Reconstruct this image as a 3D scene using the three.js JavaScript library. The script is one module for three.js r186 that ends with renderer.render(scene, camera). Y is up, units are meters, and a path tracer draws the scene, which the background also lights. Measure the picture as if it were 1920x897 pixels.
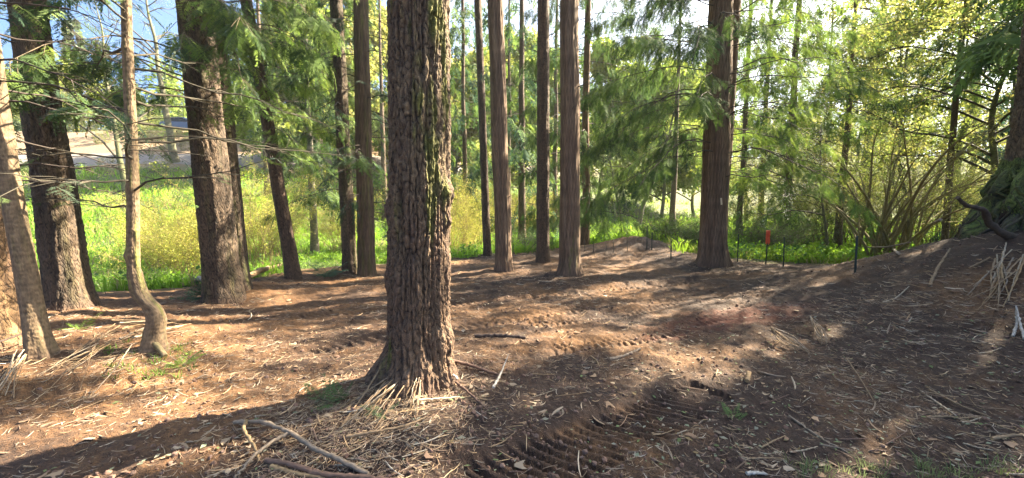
import * as THREE from 'three';
import { mergeGeometries } from 'three/addons/utils/BufferGeometryUtils.js';

// ------------------------------------------------------------------ camera, sky, sun, exposure
const scene = new THREE.Scene();
const F = 750, CX = 960, CY = 448.5, PITCH = 5.07 * Math.PI / 180, EYE = 1.6;
const camera = new THREE.PerspectiveCamera(2 * Math.atan(CY / F) * 180 / Math.PI, 1024 / 478, 0.05, 2000);
camera.position.set(0, EYE, 0);
camera.rotation.x = -PITCH;
const renderer = new THREE.WebGLRenderer({ antialias: true });
renderer.toneMapping = THREE.LinearToneMapping;
renderer.toneMappingExposure = 10.2;
renderer.shadowMap.enabled = true;
const SUN_AZ = 61 * Math.PI / 180, SUN_EL = 39 * Math.PI / 180;
const SUN = new THREE.Vector3(Math.sin(SUN_AZ) * Math.cos(SUN_EL), Math.sin(SUN_EL), -Math.cos(SUN_AZ) * Math.cos(SUN_EL));
{
  const w = 1024, h = 512, d = new Float32Array(w * h * 4), v = new THREE.Vector3();
  for (let j = 0; j < h; j++) for (let i = 0; i < w; i++) {
    const el = ((j + .5) / h - .5) * Math.PI, az = ((i + .5) / w - .5) * 2 * Math.PI;
    v.set(Math.cos(el) * Math.cos(az), Math.sin(el), Math.cos(el) * Math.sin(az));
    const up = Math.max(0, v.y), c = Math.max(-1, Math.min(1, v.dot(SUN))), ang = Math.acos(c);
    const low = Math.exp(-up * 5.0), glow = Math.exp(-ang * 2.5), core = Math.exp(-ang * 7);
    const o = (j * w + i) * 4;
    d[o] = .002 + .016 * low + 1.45 * glow + 2 * core;
    d[o + 1] = .034 + .026 * low + 1.4 * glow + 1.9 * core;
    d[o + 2] = .098 + .026 * low + 1.3 * glow + 1.7 * core;
    d[o + 3] = 1;
  }
  const sky = new THREE.DataTexture(d, w, h, THREE.RGBAFormat, THREE.FloatType);
  sky.mapping = THREE.EquirectangularReflectionMapping; sky.magFilter = THREE.LinearFilter; sky.needsUpdate = true;
  scene.background = sky; scene.environment = sky;
}
const sun = new THREE.DirectionalLight(new THREE.Color().setRGB(1, .86, .64), 5);
sun.position.copy(SUN).multiplyScalar(80); sun.castShadow = true;
Object.assign(sun.shadow.camera, { left: -50, right: 50, top: 50, bottom: -50, near: 1, far: 220 });
scene.add(sun);

// ------------------------------------------------------------------ helpers
function rngOf(seed) { let a = seed >>> 0; return () => { a = (a + 0x6d2b79f5) | 0; let t = Math.imul(a ^ (a >>> 15), 1 | a); t = (t + Math.imul(t ^ (t >>> 7), 61 | t)) ^ t; return ((t ^ (t >>> 14)) >>> 0) / 4294967296; }; }
const lerp = (a, b, t) => a + (b - a) * t, clamp = (x, a = 0, b = 1) => Math.min(b, Math.max(a, x));
const sstep = (a, b, x) => { const t = clamp((x - a) / (b - a)); return t * t * (3 - 2 * t); };
const V = (x, y, z) => new THREE.Vector3(x, y, z);
const PERM = new Uint8Array(512); { const r = rngOf(7), p = [...Array(256).keys()]; for (let i = 255; i > 0; i--) { const j = Math.floor(r() * (i + 1)); const t = p[i]; p[i] = p[j]; p[j] = t; } for (let i = 0; i < 512; i++) PERM[i] = p[i & 255]; }
const fade = (t) => t * t * t * (t * (t * 6 - 15) + 10);
function grad(h, x, y, z) { const g = h & 15, u = g < 8 ? x : y, v = g < 4 ? y : g === 12 || g === 14 ? x : z; return ((g & 1) ? -u : u) + ((g & 2) ? -v : v); }
function noise(x, y, z = 0, per = 256) {        // gradient noise, periodic in x and y if per is given
  const fx = Math.floor(x), fy = Math.floor(y), fz = Math.floor(z), m = (n) => ((n % per) + per) % per;
  const X0 = m(fx), X1 = m(fx + 1), Y0 = m(fy), Y1 = m(fy + 1), Z = fz & 255; x -= fx; y -= fy; z -= fz;
  const u = fade(x), v = fade(y), w = fade(z), A = PERM[X0] + Y0, A1 = PERM[X0] + Y1, B = PERM[X1] + Y0, B1 = PERM[X1] + Y1;
  const AA = PERM[A & 255] + Z, AB = PERM[A1 & 255] + Z, BA = PERM[B & 255] + Z, BB = PERM[B1 & 255] + Z;
  return lerp(lerp(lerp(grad(PERM[AA], x, y, z), grad(PERM[BA], x - 1, y, z), u), lerp(grad(PERM[AB], x, y - 1, z), grad(PERM[BB], x - 1, y - 1, z), u), v),
    lerp(lerp(grad(PERM[AA + 1], x, y, z - 1), grad(PERM[BA + 1], x - 1, y, z - 1), u), lerp(grad(PERM[AB + 1], x, y - 1, z - 1), grad(PERM[BB + 1], x - 1, y - 1, z - 1), u), v), w);
}
function fbm(x, y, n, z = 0) { let s = 0, a = 1, t = 0; for (let i = 0; i < n; i++) { s += a * noise(x, y, z + i * 7.3); t += a; x *= 2.03; y *= 2.03; a *= .5; } return s / t; }
const names = {};
function numbered(name) { const n = names[name] = (names[name] ?? -1) + 1; return n ? `${name}_${String(n).padStart(3, '0')}` : name; }
function tag(o, label, category, group, kind) {
  if (label) o.userData.label = label; if (category) o.userData.category = category;
  if (group) o.userData.group = group; if (kind) o.userData.kind = kind; return o;
}
function thing(name, label, category, pos = V(0, 0, 0), group) { const g = new THREE.Group(); g.name = numbered(name); g.position.copy(pos); scene.add(g); return tag(g, label, category, group); }
function add(name, geo, mat, parent, kind) { const m = new THREE.Mesh(geo, mat); m.name = parent === scene ? numbered(name) : name; m.castShadow = m.receiveShadow = true; if (kind) m.userData.kind = kind; parent.add(m); return m; }
// a point of the view at a depth, and where a line of sight meets the ground
function dirOf(px, py) { const X = (px - CX) / F, Y = (CY - py) / F, c = Math.cos(PITCH), s = Math.sin(PITCH); return V(X, Y * c - s, -c - Y * s); }
function at(px, py, depth) { const d = dirOf(px, py); return d.multiplyScalar(depth / -d.z).add(V(0, EYE, 0)); }
function gnd(px, py) {
  const d = dirOf(px, py); let t0 = .5, t = .5;
  for (; t < 120; t *= 1.03) { if (EYE + d.y * t < H(d.x * t, d.z * t)) break; t0 = t; }
  for (let i = 0; i < 20; i++) { const m = (t0 + t) / 2; if (EYE + d.y * m < H(d.x * m, d.z * m)) t = m; else t0 = m; }
  const p = V(d.x * t, 0, d.z * t); p.y = H(p.x, p.z); return p;
}

// ------------------------------------------------------------------ terrain
const EDGE = [[-40, -1], [-14, -3], [-9, -4.4], [-7.4, -5.6], [-6.6, -6.3], [-5.6, -7.6], [-4.4, -9.1], [-3, -10], [-1.7, -11.6], [.7, -13.3], [4.6, -13.9], [5.2, -11.4], [6.5, -11], [8.2, -9.7], [11, -8.2], [16, -7], [50, -5]];
const EPOLY = [...EDGE, [50, 40], [-40, 40]];
function inPoly(poly, x, z) { let c = false; for (let i = 0, j = poly.length - 1; i < poly.length; j = i++) { const a = poly[i], b = poly[j]; if ((a[1] > z) !== (b[1] > z) && x < (b[0] - a[0]) * (z - a[1]) / (b[1] - a[1]) + a[0]) c = !c; } return c; }
function beyond(x, z) {       // metres outside the cleared dirt, negative inside
  let d = 1e9;
  for (let i = 0; i + 1 < EDGE.length; i++) { const [ax, az] = EDGE[i], [bx, bz] = EDGE[i + 1], vx = bx - ax, vz = bz - az, t = clamp(((x - ax) * vx + (z - az) * vz) / (vx * vx + vz * vz)); d = Math.min(d, Math.hypot(x - ax - vx * t, z - az - vz * t)); }
  return inPoly(EPOLY, x, z) ? -d : d;
}
const PROFILE = [[0, 0], [4, .35], [21, 5.6], [25.6, 7.3], [33, 10.8], [46, 12.6], [80, 15], [200, 18], [600, 20]];
function rise(q) { for (let i = 0; i + 1 < PROFILE.length; i++) if (q < PROFILE[i + 1][0]) return lerp(PROFILE[i][1], PROFILE[i + 1][1], (q - PROFILE[i][0]) / (PROFILE[i + 1][0] - PROFILE[i][0])); return 20; }
const hillStart = (x) => 13 + 18 * sstep(-20, 2, x) + 16 * sstep(2, 30, x);
const hillQ = (x, z) => -z - hillStart(x);
const MOUNDS = [[7.9, -5.3, 1.35, 1.9], [-4.5, -3.9, .2, .9], [-5.9, -4.6, .16, .8], [-6.6, -5.9, .2, .7], [-4.9, -7.0, .16, .7], [-.95, -3.55, .1, .55], [-.75, -2.75, .06, .4], [1.35, -9.2, .14, .6], [.85, -10.9, .1, .5], [-.2, -9.8, .1, .5], [4.9, -10.8, .16, .7], [-3.5, -9.1, .16, .7], [-4.7, -8.5, .12, .5], [4.3, -12.9, .33, .8], [3.2, -12.6, .28, 1.2], [-2.2, -2.5, .07, .6], [2.4, -2.2, -.05, .9]];
function H(x, z) {
  const s = beyond(x, z);
  let y = -lerp(1.0, .35, sstep(-2, 6, x)) * sstep(.1, 4.5, s);
  const q = hillQ(x, z); if (q > 0) y += (rise(q - .8) + rise(q) + rise(q + .8)) / 3 * (q < .8 ? q / .8 : 1);
  if (s > 2) y += .35 * sstep(2, 12, s) * noise(x * .13, z * .13, 3) ;
  if (s > .5 && s < 3.4 && x < -3.5) y -= .35 * Math.sin((s - .5) / 2.9 * Math.PI);
  for (const [mx, mz, a, w] of MOUNDS) { const dx = x - mx, dz = z - mz, e = (dx * dx + dz * dz) / (2 * w * w); if (e < 8) y += a * Math.exp(-e); }
  y += .05 * noise(x * .55, z * .55, 1.5) + .02 * noise(x * 1.7, z * 1.7, 4.5);
  return y;
}
// wheel and track marks: centre lines on the ground, width, lug spacing
const TRACKS = [
  { p: [[-.2, -2.1], [.3, -2.4], [.85, -2.75], [1.35, -3.1], [1.75, -3.4]], w: .56, lug: .092, d: .044, full: true },
  { p: [[-4.6, -2.6], [-3.2, -3.3], [-1.8, -4.4], [-.2, -5.3], [1.5, -6.2], [3.6, -7.2], [6, -8.4]], w: .4, lug: .12, d: .03 },
  { p: [[-.05, -4.05], [.7, -4.35], [1.6, -4.7], [2.6, -5.3], [4.2, -6.4]], w: .36, lug: .1, d: .035 },
  { p: [[.25, -5.1], [1.2, -5.5], [2.4, -6.2], [4, -7.5]], w: .36, lug: .1, d: .03 },
  { p: [[-6, -4.8], [-4, -5.1], [-2.6, -5.6], [-1.2, -6.2], [.5, -6.7]], w: .34, lug: .11, d: .035 },
  { p: [[.3, -6.9], [2, -7.4], [4.4, -8.3], [7, -9]], w: .5, lug: .13, d: .05 },
  { p: [[1.7, -9.6], [2.6, -11], [3.9, -13]], w: .35, lug: .14, d: .05 }, { p: [[2.7, -9.6], [3.5, -11], [4.6, -13]], w: .35, lug: .14, d: .05 },
  { p: [[3.6, -2.1], [4.4, -2.7], [5.4, -3.6]], w: .42, lug: .1, d: .03 },
];
let smoothed = 0;   // how far the last point asked for lies in a pressed track
function tracks(x, z) {
  let h = 0; smoothed = 0;
  for (const t of TRACKS) {
    let run = 0;
    for (let i = 0; i + 1 < t.p.length; i++) {
      const [ax, az] = t.p[i], [bx, bz] = t.p[i + 1], vx = bx - ax, vz = bz - az, L = Math.hypot(vx, vz), k = ((x - ax) * vx + (z - az) * vz) / (L * L);
      if (k >= 0 && k < 1) {
        const off = ((x - ax) * vz - (z - az) * vx) / L, a = Math.abs(off) / (t.w / 2);
        if (a < 1.5) {
          const along = run + k * L + (t.full ? .012 : .03) * noise(x * 7, z * 7, 2), patch = t.full ? 1 - .7 * sstep(.2, .45, noise(x * 2.6, z * 2.6, 9)) : sstep(-.25, .25, noise(x * 1.6, z * 1.6, 9 + t.w) + .12); smoothed = Math.max(smoothed, patch * sstep(1.1, .8, a));
          const lug = sstep(.3, .6, .5 + .5 * Math.sin((along + (t.full ? off * .35 + .03 * Math.sin(off * 9) : Math.abs(off) * .55)) / t.lug * 2 * Math.PI));
          h += patch * (a < 1 ? t.d * .72 * (lug - .9) * sstep(1, .6, a) * (.65 + .7 * clamp(.5 + noise(x * 3.3, z * 3.3, 6))) : 0) - t.d * .4 * sstep(1, .6, a) + t.d * .6 * Math.exp(-((a - 1.18) ** 2) / .03) * (.6 + .8 * noise(x * 6, z * 6, 5));
        }
      }
      run += L;
    }
  }
  return h;
}
function rough(x, z, s, r) {   // small relief of churned dirt
  const k = s > 0 ? clamp(1 - s * .4, .35, 1) : 1;
  let h = .052 * fbm(x * 1.9 + z * .9, z * 3.4 - x, 3, 11) + (r < 25 ? .018 * fbm(x * 9, z * 9, 2, 21) : 0);
  if (r < 13) { h += .014 * Math.max(0, noise(x * 19, z * 19, 31)) + .007 * noise(x * 47, z * 47, 41); const c = noise(x * 6.3, z * 6.3, 55); h += .045 * Math.max(0, c - .28) ; }
  const tr = s < 0 && r < 16 ? tracks(x, z) : (smoothed = 0);
  return h * k * (1 - .92 * smoothed) + tr;
}
const RED = [], MULCH = [];
function groundColor(x, z, s, out) {
  const n1 = fbm(x * .8, z * .8, 3, 61), n2 = noise(x * 5, z * 5, 71), n3 = noise(x * 23, z * 23, 81);
  // dark moist loam to dry ochre mulch
  let dry = clamp(.36 + 1.3 * n1 + .35 * n2 + .3 * n3 - .3 * sstep(-4.6, -3.2, z) * sstep(-2.6, -.8, x));
  dry = clamp(dry + .35 * sstep(-1.5, -4.5, x) * sstep(2, 3, -z) - .25 * sstep(2.2, 5, x));
  let r = lerp(.062, .315, dry), g = lerp(.031, .172, dry), b = lerp(.0165, .07, dry);
  for (const [mx, mz, a, w] of RED) { const e = Math.hypot((x - mx) / w, (z - mz) / (w * .45)); const k = a * clamp(1.3 - e + .6 * n2 + .3 * n3); if (k > 0) { r = lerp(r, .17, k); g = lerp(g, .045, k); b = lerp(b, .018, k); } }
  if (s > -.6) {
    const k = sstep(-.4, .9, s + .9 * n1 + .5 * n2), m = clamp(.5 + 1.4 * n1 + .6 * n2);
    r = lerp(r, lerp(.10, .16, m), k); g = lerp(g, lerp(.12, .25, m), k); b = lerp(b, .03, k);
    const q = hillQ(x, z) + 1.5 * n1;
    if (q > 20) { const t = sstep(20.2, 21.2, q) * (1 - sstep(35, 40, q + 6 * n1)) * sstep(16, 4, x); r = lerp(r, .46, t); g = lerp(g, .35, t); b = lerp(b, .22, t); }
  }
  out[0] = r; out[1] = g; out[2] = b;
}
for (const [px, py, a, w] of [[1255, 632, .8, .34], [1365, 600, .9, .75], [1420, 585, .7, .8], [1300, 615, .5, .6]]) { const p = gnd(px, py); RED.push([p.x, p.z, a, w]); }

// ------------------------------------------------------------------ textures (grain and fibre only)
function canvasTex(size, draw, srgb = true) { const c = document.createElement('canvas'); c.width = c.height = size; draw(c.getContext('2d'), size); const t = new THREE.CanvasTexture(c); t.wrapS = t.wrapT = THREE.RepeatWrapping; if (srgb) t.colorSpace = THREE.SRGBColorSpace; return t; }
function fibreDraw(bump) {
  return (c, n) => {
    const r = rngOf(99); c.fillStyle = bump ? '#555' : '#a8a09a'; c.fillRect(0, 0, n, n);
    for (let i = 0; i < 26000; i++) {      // crumbs, then shreds
      const x = r() * n, y = r() * n, s = 1 + r() * r() * 7, v = bump ? 40 + r() * 150 : 105 + r() * 130; c.fillStyle = bump ? `rgba(${v},${v},${v},.5)` : `rgba(${v},${v * .95},${v * .9},.5)`; c.fillRect(x, y, s, s * (.5 + r()));
    }
    for (let i = 0; i < 9000; i++) {
      const x = r() * n, y = r() * n, a = r() * 6.28, L = 6 + r() * r() * 70, v = bump ? 90 + r() * 165 : (r() < .3 ? 90 + r() * 40 : 170 + r() * 85);
      c.strokeStyle = bump ? `rgba(${v},${v},${v},.8)` : `rgba(${v},${v * .96},${v * .9},.75)`; c.lineWidth = .8 + r() * 2.2;
      for (const ox of [0, -n]) for (const oy of [0, -n]) { if (ox && x + L < n) continue; if (oy && y + L < n) continue; c.beginPath(); c.moveTo(x + ox, y + oy); c.quadraticCurveTo(x + ox + Math.cos(a) * L * .5 + r() * 4, y + oy + Math.sin(a) * L * .5, x + ox + Math.cos(a) * L, y + oy + Math.sin(a + .15) * L); c.stroke(); }
    }
  };
}
const groundMap = canvasTex(1024, fibreDraw(false)), groundBump = canvasTex(1024, fibreDraw(true), false);
function dataTex(n, f) { const d = new Uint8Array(n * n * 4); for (let j = 0; j < n; j++) for (let i = 0; i < n; i++) { const v = clamp(f(i / n, j / n)) * 255, o = (j * n + i) * 4; d[o] = d[o + 1] = d[o + 2] = v; d[o + 3] = 255; } const t = new THREE.DataTexture(d, n, n); t.wrapS = t.wrapT = THREE.RepeatWrapping; t.magFilter = THREE.LinearFilter; t.needsUpdate = true; return t; }
// plated fir bark and stringy cedar bark, one tile = .5 m round by 1 m up
const firBark = dataTex(512, (u, v) => { const w = .35 * noise(u * 8, v * 8, 3, 8); const a = 1 - Math.abs(noise(u * 12 + w * 2, v * 8 + w, 1, 4)) * 2.2, b = noise(u * 32, v * 32, 5, 32), c = noise(u * 96, v * 96, 2, 96); return .62 - .45 * Math.pow(clamp(a), 5) + .28 * b + .22 * c; });
const cedarBark = dataTex(512, (u, v) => { const w = .5 * noise(u * 4, v * 4, 3, 4); const a = noise(u * 28 + w * 3, v * 4, 1, 4), b = noise(u * 64 + w * 4, v * 8, 5, 8), c = noise(u * 128, v * 32, 2, 32); return .62 + .35 * a + .3 * b + .16 * c; });
const smoothBark = dataTex(256, (u, v) => .64 + .3 * noise(u * 8, v * 32, 1, 8) + .25 * noise(u * 32, v * 32, 4, 32) + .12 * noise(u * 64, v * 64, 6, 64));

// ------------------------------------------------------------------ materials
const M = {
  ground: new THREE.MeshStandardMaterial({ vertexColors: true, map: groundMap, bumpMap: groundBump, bumpScale: .012, roughness: .95 }),
  fir: new THREE.MeshStandardMaterial({ vertexColors: true, map: firBark, bumpMap: firBark, bumpScale: .014, roughness: .92 }),
  cedar: new THREE.MeshStandardMaterial({ vertexColors: true, map: cedarBark, bumpMap: cedarBark, bumpScale: .012, roughness: .92 }),
  smooth: new THREE.MeshStandardMaterial({ vertexColors: true, map: smoothBark, bumpMap: smoothBark, bumpScale: .01, roughness: .88 }),
  twig: new THREE.MeshStandardMaterial({ vertexColors: true, map: smoothBark, roughness: .9 }),
  wood: new THREE.MeshStandardMaterial({ color: 0xffffff, roughness: .85 }),
};
const leafMat = (r, g, b, through = .4) => new THREE.MeshPhysicalMaterial({ color: new THREE.Color().setRGB(r, g, b), side: THREE.DoubleSide, roughness: 1, transmission: through, thickness: 0, specularIntensity: .3 });
const LEAF = { white: leafMat(1, 1, 1, .45), needle: leafMat(1, 1, 1, .42) };

// ------------------------------------------------------------------ geometry builders
class Geo {
  constructor() { this.p = []; this.n = []; this.c = []; this.i = []; this.uv = []; }
  tri(a, b, c) { const k = this.p.length / 3; this.p.push(a.x, a.y, a.z, b.x, b.y, b.z, c.x, c.y, c.z); this.i.push(k, k + 1, k + 2); }
  leaf(a, b, l, r) { const k = this.p.length / 3; this.p.push(a.x, a.y, a.z, l.x, l.y, l.z, b.x, b.y, b.z, r.x, r.y, r.z); this.i.push(k, k + 1, k + 2, k, k + 2, k + 3); }
  build() { const g = new THREE.BufferGeometry(); g.setAttribute('position', new THREE.Float32BufferAttribute(this.p, 3)); g.setIndex(this.i); g.computeVertexNormals(); return g; }
}
// a tapering tube through points, with one colour per ring
function tube(pts, radii, colors, sides = 6, cap = true) {
  const p = [], n = [], c = [], uv = [], idx = []; let run = 0, side = V(0, 0, 1);
  for (let i = 0; i < pts.length; i++) {
    const t = pts[Math.min(i + 1, pts.length - 1)].clone().sub(pts[Math.max(i - 1, 0)]).normalize();
    side.addScaledVector(t, -side.dot(t)); if (side.lengthSq() < 1e-4) side.set(1, .3, .2).addScaledVector(t, -V(1, .3, .2).dot(t)); side.normalize();
    const up = t.clone().cross(side); if (i) run += pts[i].distanceTo(pts[i - 1]);
    const col = typeof colors[0] === 'number' ? colors : colors[i];
    for (let k = 0; k <= sides; k++) { const a = k / sides * 2 * Math.PI, d = side.clone().multiplyScalar(Math.cos(a)).addScaledVector(up, Math.sin(a)); p.push(pts[i].x + d.x * radii[i], pts[i].y + d.y * radii[i], pts[i].z + d.z * radii[i]); n.push(d.x, d.y, d.z); c.push(...col); uv.push(k / sides, run); }
    if (i) for (let k = 0; k < sides; k++) { const a = (i - 1) * (sides + 1) + k, b = a + sides + 1; idx.push(a, a + 1, b, b, a + 1, b + 1); }
  }
  if (cap) for (const [ring, s] of [[0, -1], [pts.length - 1, 1]]) {
    const k0 = p.length / 3, t = pts[ring ? ring : 1].clone().sub(pts[ring ? ring - 1 : 0]).normalize().multiplyScalar(s), col = typeof colors[0] === 'number' ? colors : colors[ring];
    for (let k = 0; k < sides; k++) { const o = (ring * (sides + 1) + k) * 3; p.push(p[o], p[o + 1], p[o + 2]); n.push(t.x, t.y, t.z); c.push(...col.map((x) => Math.min(1, x * 1.5))); uv.push(0, 0); }
    for (let k = 1; k + 1 < sides; k++) s > 0 ? idx.push(k0, k0 + k, k0 + k + 1) : idx.push(k0, k0 + k + 1, k0 + k);
  }
  const g = new THREE.BufferGeometry();
  g.setAttribute('position', new THREE.Float32BufferAttribute(p, 3)); g.setAttribute('normal', new THREE.Float32BufferAttribute(n, 3)); g.setAttribute('color', new THREE.Float32BufferAttribute(c, 3)); g.setAttribute('uv', new THREE.Float32BufferAttribute(uv, 2)); g.setIndex(idx); return g;
}
// sprays: flat pinnate fronds (cedar), finer needled twigs (fir), twigs of small broad leaves
function frond(rich, seed, droop = .28) {
  const g = new Geo(), r = rngOf(seed), N = rich ? 13 : 9, spine = (s) => V(s, -droop * s * s, .16 * (Math.sin(s * 2.4 + seed * 1.7) - Math.sin(seed * 1.7)));
  for (let i = 0; i < 4; i++) { const a = spine(i / 4), b = spine((i + 1) / 4), m = a.clone().lerp(b, .5), w = .012 - .002 * i; g.leaf(a, b, m.clone().add(V(0, 0, w)), m.clone().add(V(0, 0, -w))); }
  for (let i = 1; i <= N; i++) for (const sd of [-1, 1]) {
    if (r() < .2) continue;
    const s = (i - .3 + .3 * r()) / (N + .6), a = spine(s), L = (.36 * (1 - s) + .1) * (.75 + .5 * r()) * Math.min(1, .45 + s * 2.2), ang = .8 + .25 * r(), d = V(Math.cos(ang), -.25 - .35 * r(), sd * Math.sin(ang)).normalize(), e = a.clone().addScaledVector(d, L), wv = V(-Math.sin(ang), 0, sd * Math.cos(ang)).multiplyScalar(rich ? .016 : .04), m = a.clone().lerp(e, .45);
    g.leaf(a, e, m.clone().add(wv), m.clone().sub(wv));
    if (rich) for (let k = 1; k <= 3; k++) for (const q of [-1, 1]) { const b = a.clone().lerp(e, k / 3.9), f = d.clone().multiplyScalar(.75).addScaledVector(V(-Math.sin(ang), .1 * (r() - .5), sd * Math.cos(ang)), q * .75), l = L * .34 * (1.25 - k / 4), e2 = b.clone().addScaledVector(f, l), w2 = d.clone().multiplyScalar(.012), m2 = b.clone().lerp(e2, .5); g.leaf(b, e2, m2.clone().add(w2), m2.clone().sub(w2)); }
  }
  return g.build();
}
function leafTwig(n, size, seed, spread = .5) {
  const g = new Geo(), r = rngOf(seed);
  for (let i = 0; i < n; i++) {
    const a = V(r(), (r() - .5) * spread, (r() - .5) * spread), d = V(r() - .2, r() - .6, r() - .5).normalize(), w = V(r() - .5, r() - .5, r() - .5).cross(d).normalize(), L = size * (.6 + .8 * r()), e = a.clone().addScaledVector(d, L), m = a.clone().lerp(e, .5).add(V(0, .1 * L, 0));
    g.leaf(a, e, m.clone().addScaledVector(w, L * .36), m.clone().addScaledVector(w, -L * .36));
  }
  return g.build();
}
function blades(n, h, seed, width = .012, spread = .16) {
  const g = new Geo(), r = rngOf(seed);
  for (let i = 0; i < n; i++) {
    const a = r() * 6.28, b = V(Math.cos(a) * spread * r(), 0, Math.sin(a) * spread * r()), L = h * (.5 + r() * .8), lean = V(Math.cos(a + r() - .5), 0, Math.sin(a + r() - .5)), w = V(-Math.sin(a * 3), 0, Math.cos(a * 3)).multiplyScalar(width * (.6 + r() * .8));
    const m = b.clone().add(V(0, L * .6, 0)).addScaledVector(lean, L * .18), t = b.clone().add(V(0, L * .9, 0)).addScaledVector(lean, L * (.4 + .4 * r()));
    g.leaf(b.clone().add(w), m.clone().sub(w.clone().multiplyScalar(.8)), m.clone().add(w.clone().multiplyScalar(.8)), b.clone().sub(w)); g.tri(m.clone().add(w.clone().multiplyScalar(.8)), m.clone().sub(w.clone().multiplyScalar(.8)), t);
  }
  return g.build();
}
const SPRAY = {
  cedar: [frond(true, 1), frond(true, 2, .4), frond(true, 3, .2), frond(true, 13, .5), frond(true, 14, .3)], coarse: [frond(false, 4), frond(false, 5, .42), frond(false, 15, .3)],
  leaf: [leafTwig(15, .16, 6), leafTwig(13, .18, 7)], tiny: [leafTwig(26, .07, 8, .7), leafTwig(22, .08, 9, .6)], far: [leafTwig(34, .24, 10, 1.0), leafTwig(30, .28, 12, .9)],
};
class Copies {
  constructor() { this.m = []; this.c = []; }
  put(pos, x, up, s, col) { const ex = x.clone().normalize(), ez = ex.clone().cross(up).normalize(), ey = ez.clone().cross(ex); this.m.push(new THREE.Matrix4().makeBasis(ex.multiplyScalar(s), ey.multiplyScalar(s), ez.multiplyScalar(s)).setPosition(pos)); this.c.push(col); }
  raw(m, col) { this.m.push(m); this.c.push(col); }
  build(name, geo, mat, parent) {
    if (!this.m.length) return null;
    const o = new THREE.InstancedMesh(geo, mat, this.m.length), c = new THREE.Color(); o.name = parent === scene ? numbered(name) : name;
    this.m.forEach((m, i) => { o.setMatrixAt(i, m); o.setColorAt(i, c.setRGB(...this.c[i])); });
    o.castShadow = o.receiveShadow = true; o.userData.kind = 'stuff'; parent.add(o); return o;
  }
}
const vary = (c, r, k = .3) => { const v = 1 + (r() - .5) * 2 * k, h = (r() - .5) * .35 * k; return [c[0] * v * (1 + h), c[1] * v, c[2] * v * (1 - h)]; };

// where the photograph's ground lies in sun: foliage high above is left thin along these lines to the sun
const polyG = (list) => list.map(([px, py]) => { const p = gnd(px, py); return [p.x, p.z]; });
const LIT = [
  [polyG([[-60, 615], [110, 600], [330, 588], [430, 640], [410, 690], [280, 745], [-60, 790]]), .985],
  [polyG([[400, 612], [560, 575], [725, 556], [725, 612], [560, 662], [430, 690]]), .94],
  [polyG([[850, 585], [1000, 530], [1110, 515], [1480, 512], [1560, 528], [1400, 560], [1200, 590], [1000, 622], [855, 645]]), .93],
  [polyG([[935, 762], [1010, 756], [1010, 790], [940, 792]]), .9], [polyG([[1370, 672], [1490, 655], [1500, 690], [1380, 700]]), .9], [polyG([[1840, 690], [1960, 690], [1960, 780], [1850, 790]]), .9],
  [polyG([[-60, 770], [300, 740], [470, 690], [560, 720], [420, 800], [330, 896], [-60, 896]]), .985],
  [polyG([[600, 690], [720, 650], [730, 690], [640, 740]]), .6],
];
const SHADED = [[-6.7, -5.95], [-4.85, -7], [-4.75, -7.6], [-4.7, -8.6], [-3.8, -9.3], [-3.3, -9.1], [-.9, -3.7], [-.15, -9.6]];    // trunks that stand in shade
function shadeless(p) { // chance that a spray here is left out
  let k = 0;
  for (const y of [.6, 1.6, 2.8, 4.2]) { const t = (p.y - y) / SUN.y, x = p.x - SUN.x * t, z = p.z - SUN.z * t; for (const [sx, sz] of SHADED) if (t > .3 && (x - sx) ** 2 + (z - sz) ** 2 < .12) return 0; }
  for (const y of [0, 1.6, 3.2]) {
    const t = (p.y - y) / SUN.y, x = p.x - SUN.x * t, z = p.z - SUN.z * t;
    if (y === 0) { const st = sstep(-.42, -.2, noise((x * Math.cos(SUN_AZ) + z * Math.sin(SUN_AZ)) * 1.9, (x * Math.sin(SUN_AZ) - z * Math.cos(SUN_AZ)) * .3, 31)); for (const [poly, c] of LIT) if (inPoly(poly, x, z)) k = Math.max(k, c * st); if (x < 5 && beyond(x, z) > .6) k = Math.max(k, .8); else if (noise(x * 1.5, z * 2.6, 77) > .3) k = Math.max(k, .85); }
    else if (y === 3.2 && x > -4.3 && x < -1.8 && z > -7.8 && z < -5.2) k = Math.max(k, .85);
    else if (x < -3.2 && x > -7.4 && z < -3.6 && z > -5.4) k = Math.max(k, .95);
  }
  return k;
}

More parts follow.
